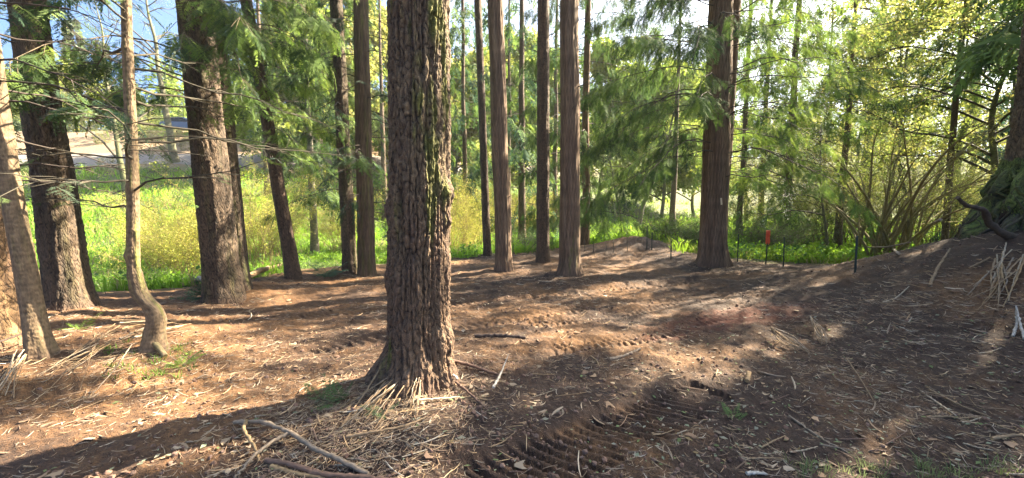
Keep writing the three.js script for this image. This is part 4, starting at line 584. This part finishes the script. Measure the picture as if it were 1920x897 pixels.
// ------------------------------------------------------------------ litter: splinters, clods, leaves
function sliver(seed) { const r = rngOf(seed), pts = [], rad = []; const b = (r() - .5) * 1.1, c = (r() - .5) * .6; for (let i = 0; i <= 3; i++) { const s = i / 3 - .5; pts.push(V(s, b * (s * s - .1), c * (s * s - .1))); rad.push([.018, .03, .028, .008][i]); } return tube(pts, rad, [1, 1, 1], 4, true); }
{
  const r = rngOf(77), geos = [1, 2, 3, 4, 5].map(sliver), sets = geos.map(() => new Copies()), COL = [[.19, .12, .075], [.32, .22, .13], [.13, .08, .055], [.26, .19, .13], [.36, .26, .16], [.25, .19, .135], [.42, .35, .26]];
  const hot = [[772, 720, 1.0], [690, 760, .8], [120, 700, 1.0], [300, 690, .8], [640, 830, .7], [1100, 560, 1.2], [1340, 500, .8], [420, 580, .7], [690, 520, .9], [1060, 520, .7], [1800, 560, 1.2], [1700, 600, 1.2], [1600, 680, 1.0], [1700, 780, .8], [150, 590, .9], [960, 480, .9], [560, 650, 1]].map(([px, py, w]) => [gnd(px, py), w]);
  let n = 0;
  for (let i = 0; i < 220000 && n < 42000; i++) {
    const a = (r() - .5) * 2.15, R = Math.exp(lerp(Math.log(1.35), Math.log(14.5), r())), x = Math.sin(a) * R, z = -Math.cos(a) * R, s = beyond(x, z); if (s > .6 * r()) continue;
    let d = .06 + .6 * Math.max(0, fbm(x * .9, z * .9, 2, 131)); for (const [p, w] of hot) d += .5 * Math.exp(-((x - p.x) ** 2 + (z - p.z) ** 2) / (.5 * w * w)); if (r() > d) continue;
    const yy = H(x, z) + rough(x, z, s, R); if (smoothed > .5 && r() < .75) continue;
    n++; const L = (.014 + .075 * Math.pow(r(), 2.4) + (r() < .03 ? .16 * r() : 0)) * (R > 6 ? 1.6 : 1), th = .5 + .25 * (r() - .5), q = new THREE.Quaternion().setFromEuler(new THREE.Euler(0, r() * 6.28, (r() - .5) * (r() < .12 ? 1.4 : .35), 'YXZ')), k = Math.floor(r() * geos.length);
    const thick = L * (.35 + .8 * r()) + .02; const m = new THREE.Matrix4().compose(V(x, yy + .004 + .004 * r(), z), q, V(L, thick, thick)); sets[k].raw(m, vary(COL[Math.floor(Math.pow(r(), 1.2) * COL.length)], r, .3));
  }
  const straw = [[70, 700, .6], [150, 650, .5], [250, 670, .6], [330, 700, .5], [20, 740, .5], [640, 800, .45], [700, 770, .3], [560, 800, .5], [480, 720, .6], [1870, 530, .6], [1780, 520, .6], [1690, 560, .5], [400, 560, .4], [680, 520, .5], [550, 525, .4], [1010, 495, .4], [1065, 515, .4], [1340, 500, .5], [850, 800, .5], [150, 580, .4], [1200, 640, .7], [1750, 760, .6]].map(([px, py, w]) => [gnd(px, py), w]);
  for (const [p, w] of straw) for (let i = 0; i < 62; i++) { const a = r() * 6.28, d = w * Math.sqrt(r()) * 1.3, x = p.x + Math.cos(a) * d, z = p.z + Math.sin(a) * d, s = beyond(x, z); if (s > .3) continue; const L = .06 + .2 * r() * r(), k = Math.floor(r() * 5), th = L * .25 + .06 * r(); sets[k].raw(new THREE.Matrix4().compose(V(x, H(x, z) + rough(x, z, s, 5) + .012 + .03 * r() * r(), z), new THREE.Quaternion().setFromEuler(new THREE.Euler(0, r() * 6.28, (r() - .5) * .45, 'YXZ')), V(L, th, th)), vary([[.34, .24, .13], [.28, .2, .13], [.38, .28, .165], [.2, .135, .085]][Math.floor(r() * 4)], r, .3)); }
  for (let i = 0; i < 3200; i++) {   // flat bark flakes and broad pale shreds
    const a = (r() - .5) * 2.1, R = Math.exp(lerp(Math.log(1.4), Math.log(7.5), r())), x = Math.sin(a) * R, z = -Math.cos(a) * R, s = beyond(x, z); if (s > 0 || r() > .5 + 1.2 * noise(x * 1.1, z * 1.1, 23)) continue;
    const flake = r() < .65, L = flake ? .025 + .05 * r() : .05 + .13 * r() * r(), y = H(x, z) + rough(x, z, s, R) + .006; if (smoothed > .5 && r() < .7) continue;
    sets[Math.floor(r() * 5)].raw(new THREE.Matrix4().compose(V(x, y, z), new THREE.Quaternion().setFromEuler(new THREE.Euler((r() - .5) * .5, r() * 6.28, (r() - .5) * .4, 'YXZ')), V(L, L * .22, flake ? L * (6 + 8 * r()) : L * (1 + 1.5 * r()))), vary([[.16, .1, .06], [.22, .145, .085], [.12, .075, .05], [.28, .21, .14], [.22, .17, .12]][Math.floor(r() * 5)], r, .3));
  }
  const g = thing('wood_litter', 'chopped splinters, bark shreds and twigs strewn over the dirt', null); g.userData.kind = 'stuff'; sets.forEach((s, k) => s.build('splinters', geos[k], M.wood, g));
  const clod = new THREE.IcosahedronGeometry(1, 1); { const p = clod.attributes.position; for (let i = 0; i < p.count; i++) { const k = 1 + .45 * noise(p.getX(i) * 1.7, p.getY(i) * 1.7, p.getZ(i) * 1.7 + 5); p.setXYZ(i, p.getX(i) * k, p.getY(i) * k * .7, p.getZ(i) * k); } clod.computeVertexNormals(); }
  const cl = new Copies(); for (let i = 0; i < 20000; i++) { const a = (r() - .5) * 2.1, R = Math.exp(lerp(Math.log(1.3), Math.log(9), r())), x = Math.sin(a) * R, z = -Math.cos(a) * R, s = beyond(x, z); if (s > 0 || r() > .4 + noise(x * 1.3, z * 1.3, 17)) continue; const k = .004 + .016 * Math.pow(r(), 3); cl.raw(new THREE.Matrix4().makeRotationFromEuler(new THREE.Euler(r() * 6, r() * 6, r() * 6)).scale(V(k, k, k)).setPosition(x, H(x, z) + rough(x, z, s, R) + k * .2, z), vary([.12, .07, .05], r, .4)); }
  tag(cl.build('dirt_clods', clod, M.wood, scene), 'small crumbs and clods of dark dirt');
  const lf = new Copies(), leaf = new Geo(); leaf.leaf(V(-.5, 0, 0), V(.5, .06, 0), V(0, .1, .26), V(0, .1, -.26)); const lg = leaf.build();
  for (let i = 0; i < 900; i++) { const right = r() < .75, p = right ? gnd(1180 + 740 * r(), 590 + 290 * r()) : gnd(60 + 1200 * r(), 700 + 190 * r()), s = beyond(p.x, p.z); if (s > 0) continue; const k = .02 + .045 * r() * r(); lf.raw(new THREE.Matrix4().makeRotationFromEuler(new THREE.Euler((r() - .5) * .7, r() * 6, (r() - .5) * .7, 'YXZ')).scale(V(k, k, k)).setPosition(p.x, p.y + rough(p.x, p.z, s, p.length()) + .012, p.z), vary([[.2, .23, .15], [.15, .2, .08], [.26, .26, .2], [.22, .16, .08]][Math.floor(r() * 4)], r, .25)); }
  tag(lf.build('fallen_leaves', lg, LEAF.white, scene), 'scattered grey green leaves on the dirt at the right');
}
// ------------------------------------------------------------------ single sticks, splinters and bark pieces
const groundY = (x, z) => H(x, z) + rough(x, z, beyond(x, z), Math.hypot(x, z));
function alongGround(list, rad, lift) { const p = list.map(([px, py, up]) => { const g = gnd(px, py); g.y = groundY(g.x, g.z) + rad * .6 + (up ?? lift ?? 0); return g; }); if (p.length === 2) p.splice(1, 0, p[0].clone().lerp(p[1], .5).add(V(0, .006, 0))); return new THREE.CatmullRomCurve3(p, false, 'catmullrom', .25).getSpacedPoints(Math.max(7, list.length * 7)); }
const WOODC = { grey: [.26, .2, .145], tan: [.31, .21, .12], brown: [.17, .1, .07], pale: [.42, .34, .24], white: [.5, .46, .4], ochre: [.33, .22, .11], dark: [.075, .05, .04] };
function stickGeo(list, rad, colour, o = {}) {
  const pts = alongGround(list, rad, o.lift), o0 = pts[0].clone(), s = list[0][0] + list[0][1], c = WOODC[colour], n = pts.length;
  pts.forEach((p, i) => { p.sub(o.origin ?? o0); p.x += rad * 1.3 * noise(i * .9, s); p.y += rad * .8 * noise(i * .8, s + 4); });
  return [tube(pts, pts.map((_, i) => rad * lerp(1, o.tip ?? .55, i / n) * (1 + .5 * noise(i * 1.3, s + 9))), pts.map((_, i) => { const v = 1 + .45 * noise(i * .9, s + 2); return c.map((q, k) => clamp(q * v * (1 - .12 * k * noise(i * .8, s + 6)))); }), o.sides ?? 8), o.origin ?? o0];
}
function stick(name, label, list, rad, colour, o = {}) { const [g, p] = stickGeo(list, rad, colour, o); const m = add(name, g, M.twig, scene); m.position.copy(p); tag(m, label, o.cat ?? 'stick', o.group); if (o.flat) m.scale.y = o.flat; return m; }
{ // forked bough in the near foreground
  const root = thing('fallen_bough', 'thick grey forked bough lying at the bottom, left of the middle', 'bough', gnd(560, 842));
  const part = (n, l, r, c, o = {}) => { const [g] = stickGeo(l, r, c, { ...o, origin: root.position }); add(n, g, M.twig, root); };
  part('stem', [[440, 800, .02], [492, 812, .05], [545, 832, .06], [590, 855, .05], [640, 875, .03], [690, 893, .0]], .015, 'grey', { tip: .9, sides: 10 });
  part('fork', [[548, 830, .06], [515, 842, .05], [478, 868, .03], [440, 905, .01]], .013, 'grey');
  part('fork', [[462, 808, .05], [458, 830, .06], [478, 852, .04], [486, 872, .01]], .012, 'ochre');
}
stick('fallen_bough', 'smooth brown bough along the bottom edge, below the forked one', [[498, 872, .01], [545, 884, .02], [600, 893, .02], [680, 899, .01], [760, 912, 0]], .016, 'brown', { sides: 10, tip: .9, cat: 'bough' });
stick('bark_slab', 'pale ochre split wood beside the bottom brown bough', [[508, 884], [560, 893], [610, 897]], .016, 'ochre', { cat: 'wood piece' });
stick('root_branch', 'dark brown curved branch lying across the foot of the central fir', [[735, 728, .0], [765, 712, .06], [800, 699, .09], [865, 697, .08], [935, 708, .02]], .016, 'brown', { tip: .8, sides: 9, cat: 'branch' });
stick('wood_splinter', 'white splinter lying on the dark branch at the foot of the central fir', [[774, 695, .1], [832, 697, .12]], .009, 'white', { cat: 'splinter' });
stick('wood_splinter', 'broad pale splinter pointing down right from the central fir', [[825, 701, .08], [842, 714, .06], [858, 729, .03]], .016, 'white', { cat: 'splinter', flat: .6 });
stick('dry_stick', 'dark stick continuing from the broad pale splinter', [[855, 727, .03], [885, 750, .02], [915, 772, .0]], .011, 'brown', { cat: 'stick' });
stick('wood_splinter', 'white pointed shard standing right of the central fir', [[925, 729, .0], [938, 712, .05], [953, 696, .13]], .013, 'white', { cat: 'splinter', tip: .2 });
stick('dry_stick', 'pale stick lying right of the dry stalk bundle', [[774, 766, .02], [815, 758, .02], [862, 749, .01]], .011, 'pale');
stick('dry_stick', 'long thin stem leaning against the left flank of the central fir', [[730, 700, .22], [712, 722, .12], [680, 752, .04], [640, 795, 0]], .008, 'tan');
stick('dry_stick', 'weathered stick at the lower end of the stalk bundle', [[650, 826, .01], [705, 819, .02], [760, 805, .01], [800, 790, .02]], .012, 'tan');
stick('fallen_log', 'dark thin log on the dirt right of the central fir', [[890, 633], [935, 633], [985, 636]], .026, 'dark', { cat: 'log', tip: .9 });
stick('wood_piece', 'split grey wood lying among track marks in the middle', [[1143, 674], [1172, 667], [1200, 657]], .018, 'grey', { cat: 'wood piece' });
stick('dry_stick', 'thin straight stick lying near the tread marks', [[1222, 811], [1265, 807], [1308, 809]], .008, 'tan');
stick('dry_stick', 'short bent stick left of the split grey wood', [[1108, 668], [1118, 676], [1124, 690]], .009, 'tan');
stick('dry_stick', 'curled thin root near the middle right', [[1346, 699, .02], [1343, 710, .03], [1352, 722, .01]], .007, 'tan');
stick('bark_piece', 'red brown bark chunk lower middle right', [[1401, 718, .01], [1404, 706, .02]], .02, 'ochre', { cat: 'bark piece', tip: .9 });
stick('dry_stick', 'pale stick in the near right, upper of a crossing pair', [[1728, 738, .01], [1760, 760, .02], [1792, 786, .01]], .009, 'pale');
stick('dry_stick', 'longer tan stick crossing beside the pale one at the near right', [[1742, 738, .02], [1800, 765, .02], [1852, 781, .01]], .009, 'tan');
stick('dry_stick', 'tan stick lying below the crossing pair at the near right', [[1738, 786], [1780, 789], [1820, 800]], .01, 'tan');
stick('dry_stick', 'thin leaning stick in the middle of the right foreground', [[1586, 685, .06], [1612, 715, .03], [1638, 750, 0]], .006, 'tan');
stick('dry_stick', 'long brown stick running down right in the lower right foreground', [[1480, 780], [1535, 820], [1590, 855]], .01, 'grey');
stick('dry_stick', 'tan stick by the lower right corner', [[1860, 826], [1900, 823], [1960, 820]], .012, 'tan');
stick('wood_splinter', 'white splinter at the bottom edge right of the middle', [[1400, 893], [1438, 892]], .012, 'white', { cat: 'splinter' });
stick('wood_splinter', 'white upright shard at the far right below the root mound', [[1900, 630, 0], [1906, 615, .06], [1903, 600, .13]], .013, 'white', { cat: 'splinter', tip: .5 });
stick('wood_splinter', 'white slanting shard at the far right edge below the root mound', [[1922, 640, 0], [1912, 620, .08], [1904, 604, .14]], .014, 'white', { cat: 'splinter', tip: .5 });
stick('bark_piece', 'tall tan bark strip leaning on the right bank', [[1744, 538, 0], [1756, 518, .08], [1780, 490, .16]], .018, 'tan', { cat: 'bark piece', tip: .5 });
stick('dry_stick', 'bleached forked stick on the right bank under the roots', [[1862, 530, .02], [1875, 512, .1], [1884, 488, .2]], .013, 'pale', { tip: .5 });
stick('dry_stick', 'bleached stick crossing the forked one on the right bank', [[1850, 520, .06], [1880, 526, .08], [1902, 524, .06]], .009, 'pale');
stick('dry_stick', 'tan stick flat on the right bank near its top', [[1818, 506, .02], [1845, 495, .03], [1856, 489, .03]], .013, 'tan');
stick('wood_splinter', 'pale sliver low on the right bank, left of the bark strip', [[1655, 570], [1680, 560], [1705, 540]], .011, 'pale', { cat: 'splinter' });
stick('dry_stick', 'thin dark twig hanging over the slim leaning trunk foot', [[0, 672, .12], [50, 655, .16], [104, 638, .2]], .008, 'dark');
stick('fallen_log', 'yellow mossy log by the ditch, left of the slim leaning fir', [[462, 535, .1], [500, 521, .14], [535, 505, .16]], .05, 'ochre', { cat: 'log' });
stick('fallen_log', 'brown log in the meadow behind the mossy yellow one', [[488, 475, .05], [515, 466, .08], [540, 458, .1]], .07, 'tan', { cat: 'log' });
stick('fallen_log', 'pale log on the ditch bank behind the crooked sapling', [[342, 530, .05], [372, 536, .08], [392, 543, .06]], .07, 'pale', { cat: 'log' });
stick('bare_bough', 'white bare branch lying under the many stemmed bush', [[1655, 445, .3], [1668, 468, .2], [1684, 484, .05]], .035, 'pale', { cat: 'branch' });
stick('bare_bough', 'grey bare branch reaching right under the many stemmed bush', [[1610, 468, .1], [1660, 483, .15], [1705, 482, .2]], .02, 'grey', { cat: 'branch' });
stick('bare_bough', 'grey stick pointing up left from the right bank edge', [[1760, 458, .35], [1735, 442, .5], [1700, 430, .55]], .022, 'grey', { cat: 'branch' });
function bundle(label, from, to, n, seed, spreadA, spreadB, rad) { // dry stalks fanning out
  const r = rngOf(seed), root = thing('stalk_bundle', label, 'stalk bundle', gnd(...to));
  for (let i = 0; i < n; i++) { const a = [from[0] + (r() - .5) * spreadA, from[1] + (r() - .5) * spreadA * .6, .08 + .05 * r()], b = [to[0] + (r() - .5) * spreadB, to[1] + (r() - .5) * spreadB * .6, .005 + .02 * r()], m = [(a[0] + b[0]) / 2 + (r() - .5) * 22, (a[1] + b[1]) / 2 + (r() - .3) * 14, .06 + .04 * r()]; const [g] = stickGeo([a, m, b], rad * (.6 + .8 * r()), ['tan', 'pale', 'grey', 'tan', 'ochre'][i % 5], { origin: root.position, tip: .4, sides: 5 }); add('stalk', g, M.twig, root); }
}
bundle('long bundle of dry tan stalks at the foot of the central fir', [788, 697], [668, 792], 15, 1, 18, 70, .005);
bundle('short upright bundle of dry stalks beside the longer one', [786, 728], [770, 784], 10, 2, 10, 24, .005);
bundle('tan brush of dry fibres in the right middle ground', [1520, 617], [1552, 642], 12, 3, 4, 22, .006);
bundle('flat tan brush of dry fibres left of the other one', [1446, 637], [1508, 660], 14, 4, 4, 22, .007);
bundle('pale heap of dry stalks at the left edge', [40, 690], [0, 752], 12, 5, 26, 50, .006);
bundle('loose heap of dry stalks below the slim leaning trunk', [215, 648], [120, 715], 11, 6, 70, 120, .005);
bundle('loose dry stalks left of the crooked sapling', [240, 640], [330, 610], 10, 7, 60, 60, .007);
bundle('bleached stalks in a pile at the right bank', [1895, 505], [1850, 560], 16, 8, 70, 90, .009);
{ const r = rngOf(515); let n = 0; // small single sticks scattered on the dirt
  while (n < 150) { const px = -20 + 1960 * r(), py = 560 + 335 * Math.pow(r(), .8), g0 = gnd(px, py); if (beyond(g0.x, g0.z) > -.2) continue; n++; const L = (14 + 50 * r() * r()) * (py - 380) / 300, a = (r() - .5) * 1.6, q = [px + Math.cos(a) * L, Math.min(896, py + Math.sin(a) * L * .5)], c = ['tan', 'pale', 'grey', 'tan', 'brown'][n % 5]; stick('small_stick', { tan: 'small tan stick lying on the bare dirt', pale: 'small pale stick lying on the bare dirt', grey: 'small grey stick lying on the bare dirt', brown: 'small brown stick lying on the bare dirt' }[c], [[px, py, .004], [(px + q[0]) / 2, (py + q[1]) / 2 + 2, .012], [q[0], q[1], .004]], .003 + .004 * r(), c, { group: { tan: 'small tan sticks on the dirt', pale: 'small pale sticks on the dirt', grey: 'small grey sticks on the dirt', brown: 'small brown sticks on the dirt' }[c], sides: 5 }); } }
// ------------------------------------------------------------------ ferns, fence stakes, marker, stump, road and car
function fern(label, p, n, size, seed, col) { const r = rngOf(seed), root = thing('fern', label, 'fern', p), m = leafMat(...col, .35); for (let i = 0; i < n; i++) { const o = add('frond', SPRAY.cedar[i % 5], m, root), a = i / n * 6.28 + r(); o.scale.setScalar(size * (.6 + .6 * r())); o.rotation.set((r() - .5) * .8, a, .45 + .7 * r(), 'YXZ'); } }
fern('small green fern left of the central fir foot', gnd(640, 752), 5, .24, 1, [.07, .12, .04]); fern('lower small fern beside the first, left of the central fir', gnd(598, 748), 4, .2, 2, [.07, .13, .04]); fern('sparse fern sprig under the dry stalk bundle', gnd(722, 775), 3, .2, 3, [.07, .11, .05]); fern('bright fern in the meadow behind the crooked sapling', spot(283, 9.5), 9, .55, 4, [.15, .27, .04]); fern('leafy green sprig among dry stalks at the left', gnd(338, 690), 8, .22, 5, [.12, .2, .03]); fern('leafy sprig on the bank between the left trunks', gnd(150, 618), 6, .2, 6, [.12, .2, .03]); fern('dark ivy sprig at the foot of the large dark fir', gnd(393, 560), 9, .42, 7, [.05, .1, .045]); fern('blue green leafy clump left of the twin trunks', gnd(612, 520), 10, .5, 8, [.06, .13, .07]); fern('green sprig in the dirt at the lower right', gnd(1375, 785), 6, .12, 9, [.12, .2, .06]);
const iron = new THREE.MeshStandardMaterial({ color: new THREE.Color().setRGB(.03, .045, .04), roughness: .6, metalness: .3 });
function post(label, px, top, bottom, group) {
  const g = gnd(px, bottom), h = (bottom - top) / F * -g.z * 1.02, root = thing('fence_post', label, 'fence post', g, group);
  const sh = new THREE.Shape([[-.018, -.004], [.018, -.004], [.018, .002], [.003, .002], [.003, .024], [-.003, .024], [-.003, .002], [-.018, .002]].map(([x, y]) => new THREE.Vector2(x, y)));
  const body = add('post', new THREE.ExtrudeGeometry(sh, { depth: h + .2, bevelEnabled: false }), iron, root); body.rotation.x = -Math.PI / 2; body.position.y = -.2; body.scale.set(.85, .85, 1);
  for (let y = .25; y < h; y += .12) { const s = add('stud', new THREE.BoxGeometry(.014, .02, .012), iron, root); s.position.set(0, y, .01); s.position.z = -.01; }
  root.rotation.z = (px % 5 - 2) * .012; return { g, h };
}
post('dark metal post just right of the thick cedar', 1383, 440, 491); const flagged = post('dark metal post holding the orange marker', 1436, 432, 497); post('dark metal post right of the marker post', 1469, 445, 502); post('tallest dark metal post near the many stemmed bush', 1604, 443, 511); post('dark metal post just left of the thick cedar', 1309, 447, 484);
[[1258, 452, 487], [1222, 436, 470], [1213, 424, 466]].forEach(([px, t, b], i) => post(['dark stake in front of the bramble thicket', 'right dark stake behind the dirt heap', 'left dark stake behind the dirt heap'][i], px, t, b));
[[1096, 450, 472], [1112, 452, 474], [1136, 455, 474], [1150, 452, 473], [1176, 450, 472], [962, 445, 478], [984, 440, 474]].sort((a, b) => a[0] - b[0]).forEach(([px, t, b], i) => { const g = gnd(px, b), h = (b - t) / F * -g.z; const m = add('thin_stake', tube([V(0, -.1, 0), V(.01, h * .5, 0), V(-.01, h, 0)], [.012, .011, .008], [.12, .11, .09], 6), M.twig, scene); m.position.copy(g); tag(m, (i === 6 ? 'rightmost' : NTH[i]) + ' of the thin grey stakes between the centre trunks and the dirt heap', 'stake', 'thin stakes along the meadow edge'); });
{ const { g, h } = flagged, shp = new THREE.Shape(); shp.moveTo(-.085, .2); shp.lineTo(.075, .22); shp.lineTo(.07, .02); shp.lineTo(.09, -.14); shp.lineTo(.03, -.2); shp.lineTo(0, -.12); shp.lineTo(-.05, -.2); shp.lineTo(-.09, -.16); shp.closePath(); const ge = new THREE.ExtrudeGeometry(shp, { depth: .008, bevelEnabled: true, bevelSize: .004, bevelThickness: .004, bevelSegments: 1, steps: 1 }); const f = thing('marker_tape', 'orange red marker tape tied to a dark metal post', 'marker tape', g.clone().add(V(0, h - .2, .03))); const or = new THREE.MeshStandardMaterial({ color: new THREE.Color().setRGB(.7, .1, .035), roughness: .6, side: THREE.DoubleSide }); add('tape', ge, or, f); f.scale.set(.6, .85, 1); const k = add('knot', new THREE.TorusGeometry(.03, .018, 8, 14), or, f); k.rotation.x = Math.PI / 2; k.position.set(0, .2, -.03); const k2 = add('loose_end', ge, or, f); k2.scale.set(.5, .7, 1); k2.rotation.set(.2, 1.1, .2); k2.position.set(.04, -.02, -.02); }
{ const g = gnd(168, 327), root = thing('tree_stump', 'small reddish stump alone in the grass at the far left', 'stump', g); add('stump', tube([V(0, -.1, 0), V(0, .2, 0), V(.03, .5, 0)], [.3, .24, .2], [.22, .12, .07], 12), M.fir, root); add('cut_face', new THREE.CircleGeometry(.19, 16).rotateX(-Math.PI / 2), new THREE.MeshStandardMaterial({ color: new THREE.Color().setRGB(.4, .25, .14), roughness: .9 }), root).position.set(.03, .504, 0); }
{ // gravel road across the hillside, below the bare bank
  const p = [], uv = [], c = [], idx = [], N = 160; for (let i = 0; i <= N; i++) { const x = -75 + 85 * i / N; for (let k = 0; k <= 6; k++) { const z = -(hillStart(x) + 21.3 + k * .7); p.push(x, H(x, z) + .05, z); uv.push(x / 2, z / 2); c.push(.36, .345, .33); if (i && k) { const a = (i - 1) * 7 + k - 1, b = i * 7 + k - 1; idx.push(a, b, a + 1, b, b + 1, a + 1); } } }
  const g = new THREE.BufferGeometry(); g.setAttribute('position', new THREE.Float32BufferAttribute(p, 3)); g.setAttribute('color', new THREE.Float32BufferAttribute(c, 3)); g.setAttribute('uv', new THREE.Float32BufferAttribute(uv, 2)); g.setIndex(idx); g.computeVertexNormals(); tag(add('gravel_road', g, M.ground, scene), 'pale grey gravel road along the far hillside', null, null, 'structure');
}
{ // car on the hillside, mostly behind trunks
  const g = gnd(352, 250), root = thing('parked_car', 'dark blue car parked on the hillside far behind the mossy pair', 'car', g); root.rotation.y = .15; root.position.y += .02;
  const paint = new THREE.MeshPhysicalMaterial({ color: new THREE.Color().setRGB(.05, .08, .16), roughness: .35, clearcoat: 1, metalness: .3 }), glass = new THREE.MeshStandardMaterial({ color: 0x0c1116, roughness: .08 }), rubber = new THREE.MeshStandardMaterial({ color: 0x111111, roughness: .9 }), rim = new THREE.MeshStandardMaterial({ color: 0x999999, metalness: .8, roughness: .35 });
  const side = (pts) => new THREE.Shape(pts.map(([x, y]) => new THREE.Vector2(x, y))), ex = (s, d) => new THREE.ExtrudeGeometry(s, { depth: d, bevelEnabled: true, bevelSize: .05, bevelThickness: .05, bevelSegments: 2 }).translate(0, 0, -d / 2);
  add('body', ex(side([[-2.2, .35], [-2.2, .8], [-2.1, .98], [-1.0, 1.02], [1.2, 1.0], [2.1, .86], [2.25, .6], [2.2, .35]]), 1.66), paint, root);
  const cab = add('cabin', ex(side([[-1.9, 1.0], [-1.5, 1.5], [.1, 1.55], [1.15, 1.0]]), 1.4), paint, root);
  for (const z of [-.79, .79]) { const w = add('window', ex(side([[-1.6, 1.06], [-1.36, 1.4], [.02, 1.44], [.82, 1.06]]), .04), glass, root); w.position.z = z * .98; }
  const ws = add('windscreen', new THREE.BoxGeometry(.9, .03, 1.3), glass, root); ws.position.set(.68, 1.31, 0); ws.rotation.z = -.49;
  for (const x of [-1.35, 1.4]) for (const z of [-.8, .8]) { const w = add('wheel', new THREE.TorusGeometry(.25, .09, 10, 24), rubber, root); w.position.set(x, .34, z); const h = new THREE.Mesh(new THREE.CylinderGeometry(.19, .19, .1, 18).rotateX(Math.PI / 2), rim); h.name = 'rim'; w.add(h); }
  for (const z of [-.6, .6]) { const l = add('headlight', new THREE.SphereGeometry(.12, 12, 8), new THREE.MeshStandardMaterial({ color: 0xdddddd, roughness: .2 }), root); l.position.set(2.18, .74, z); l.scale.x = .5; }
}
// thin sunlit haze between the trees
scene.fog = new THREE.FogExp2(new THREE.Color().setRGB(.9, .89, .82), .0005);
renderer.render(scene, camera);
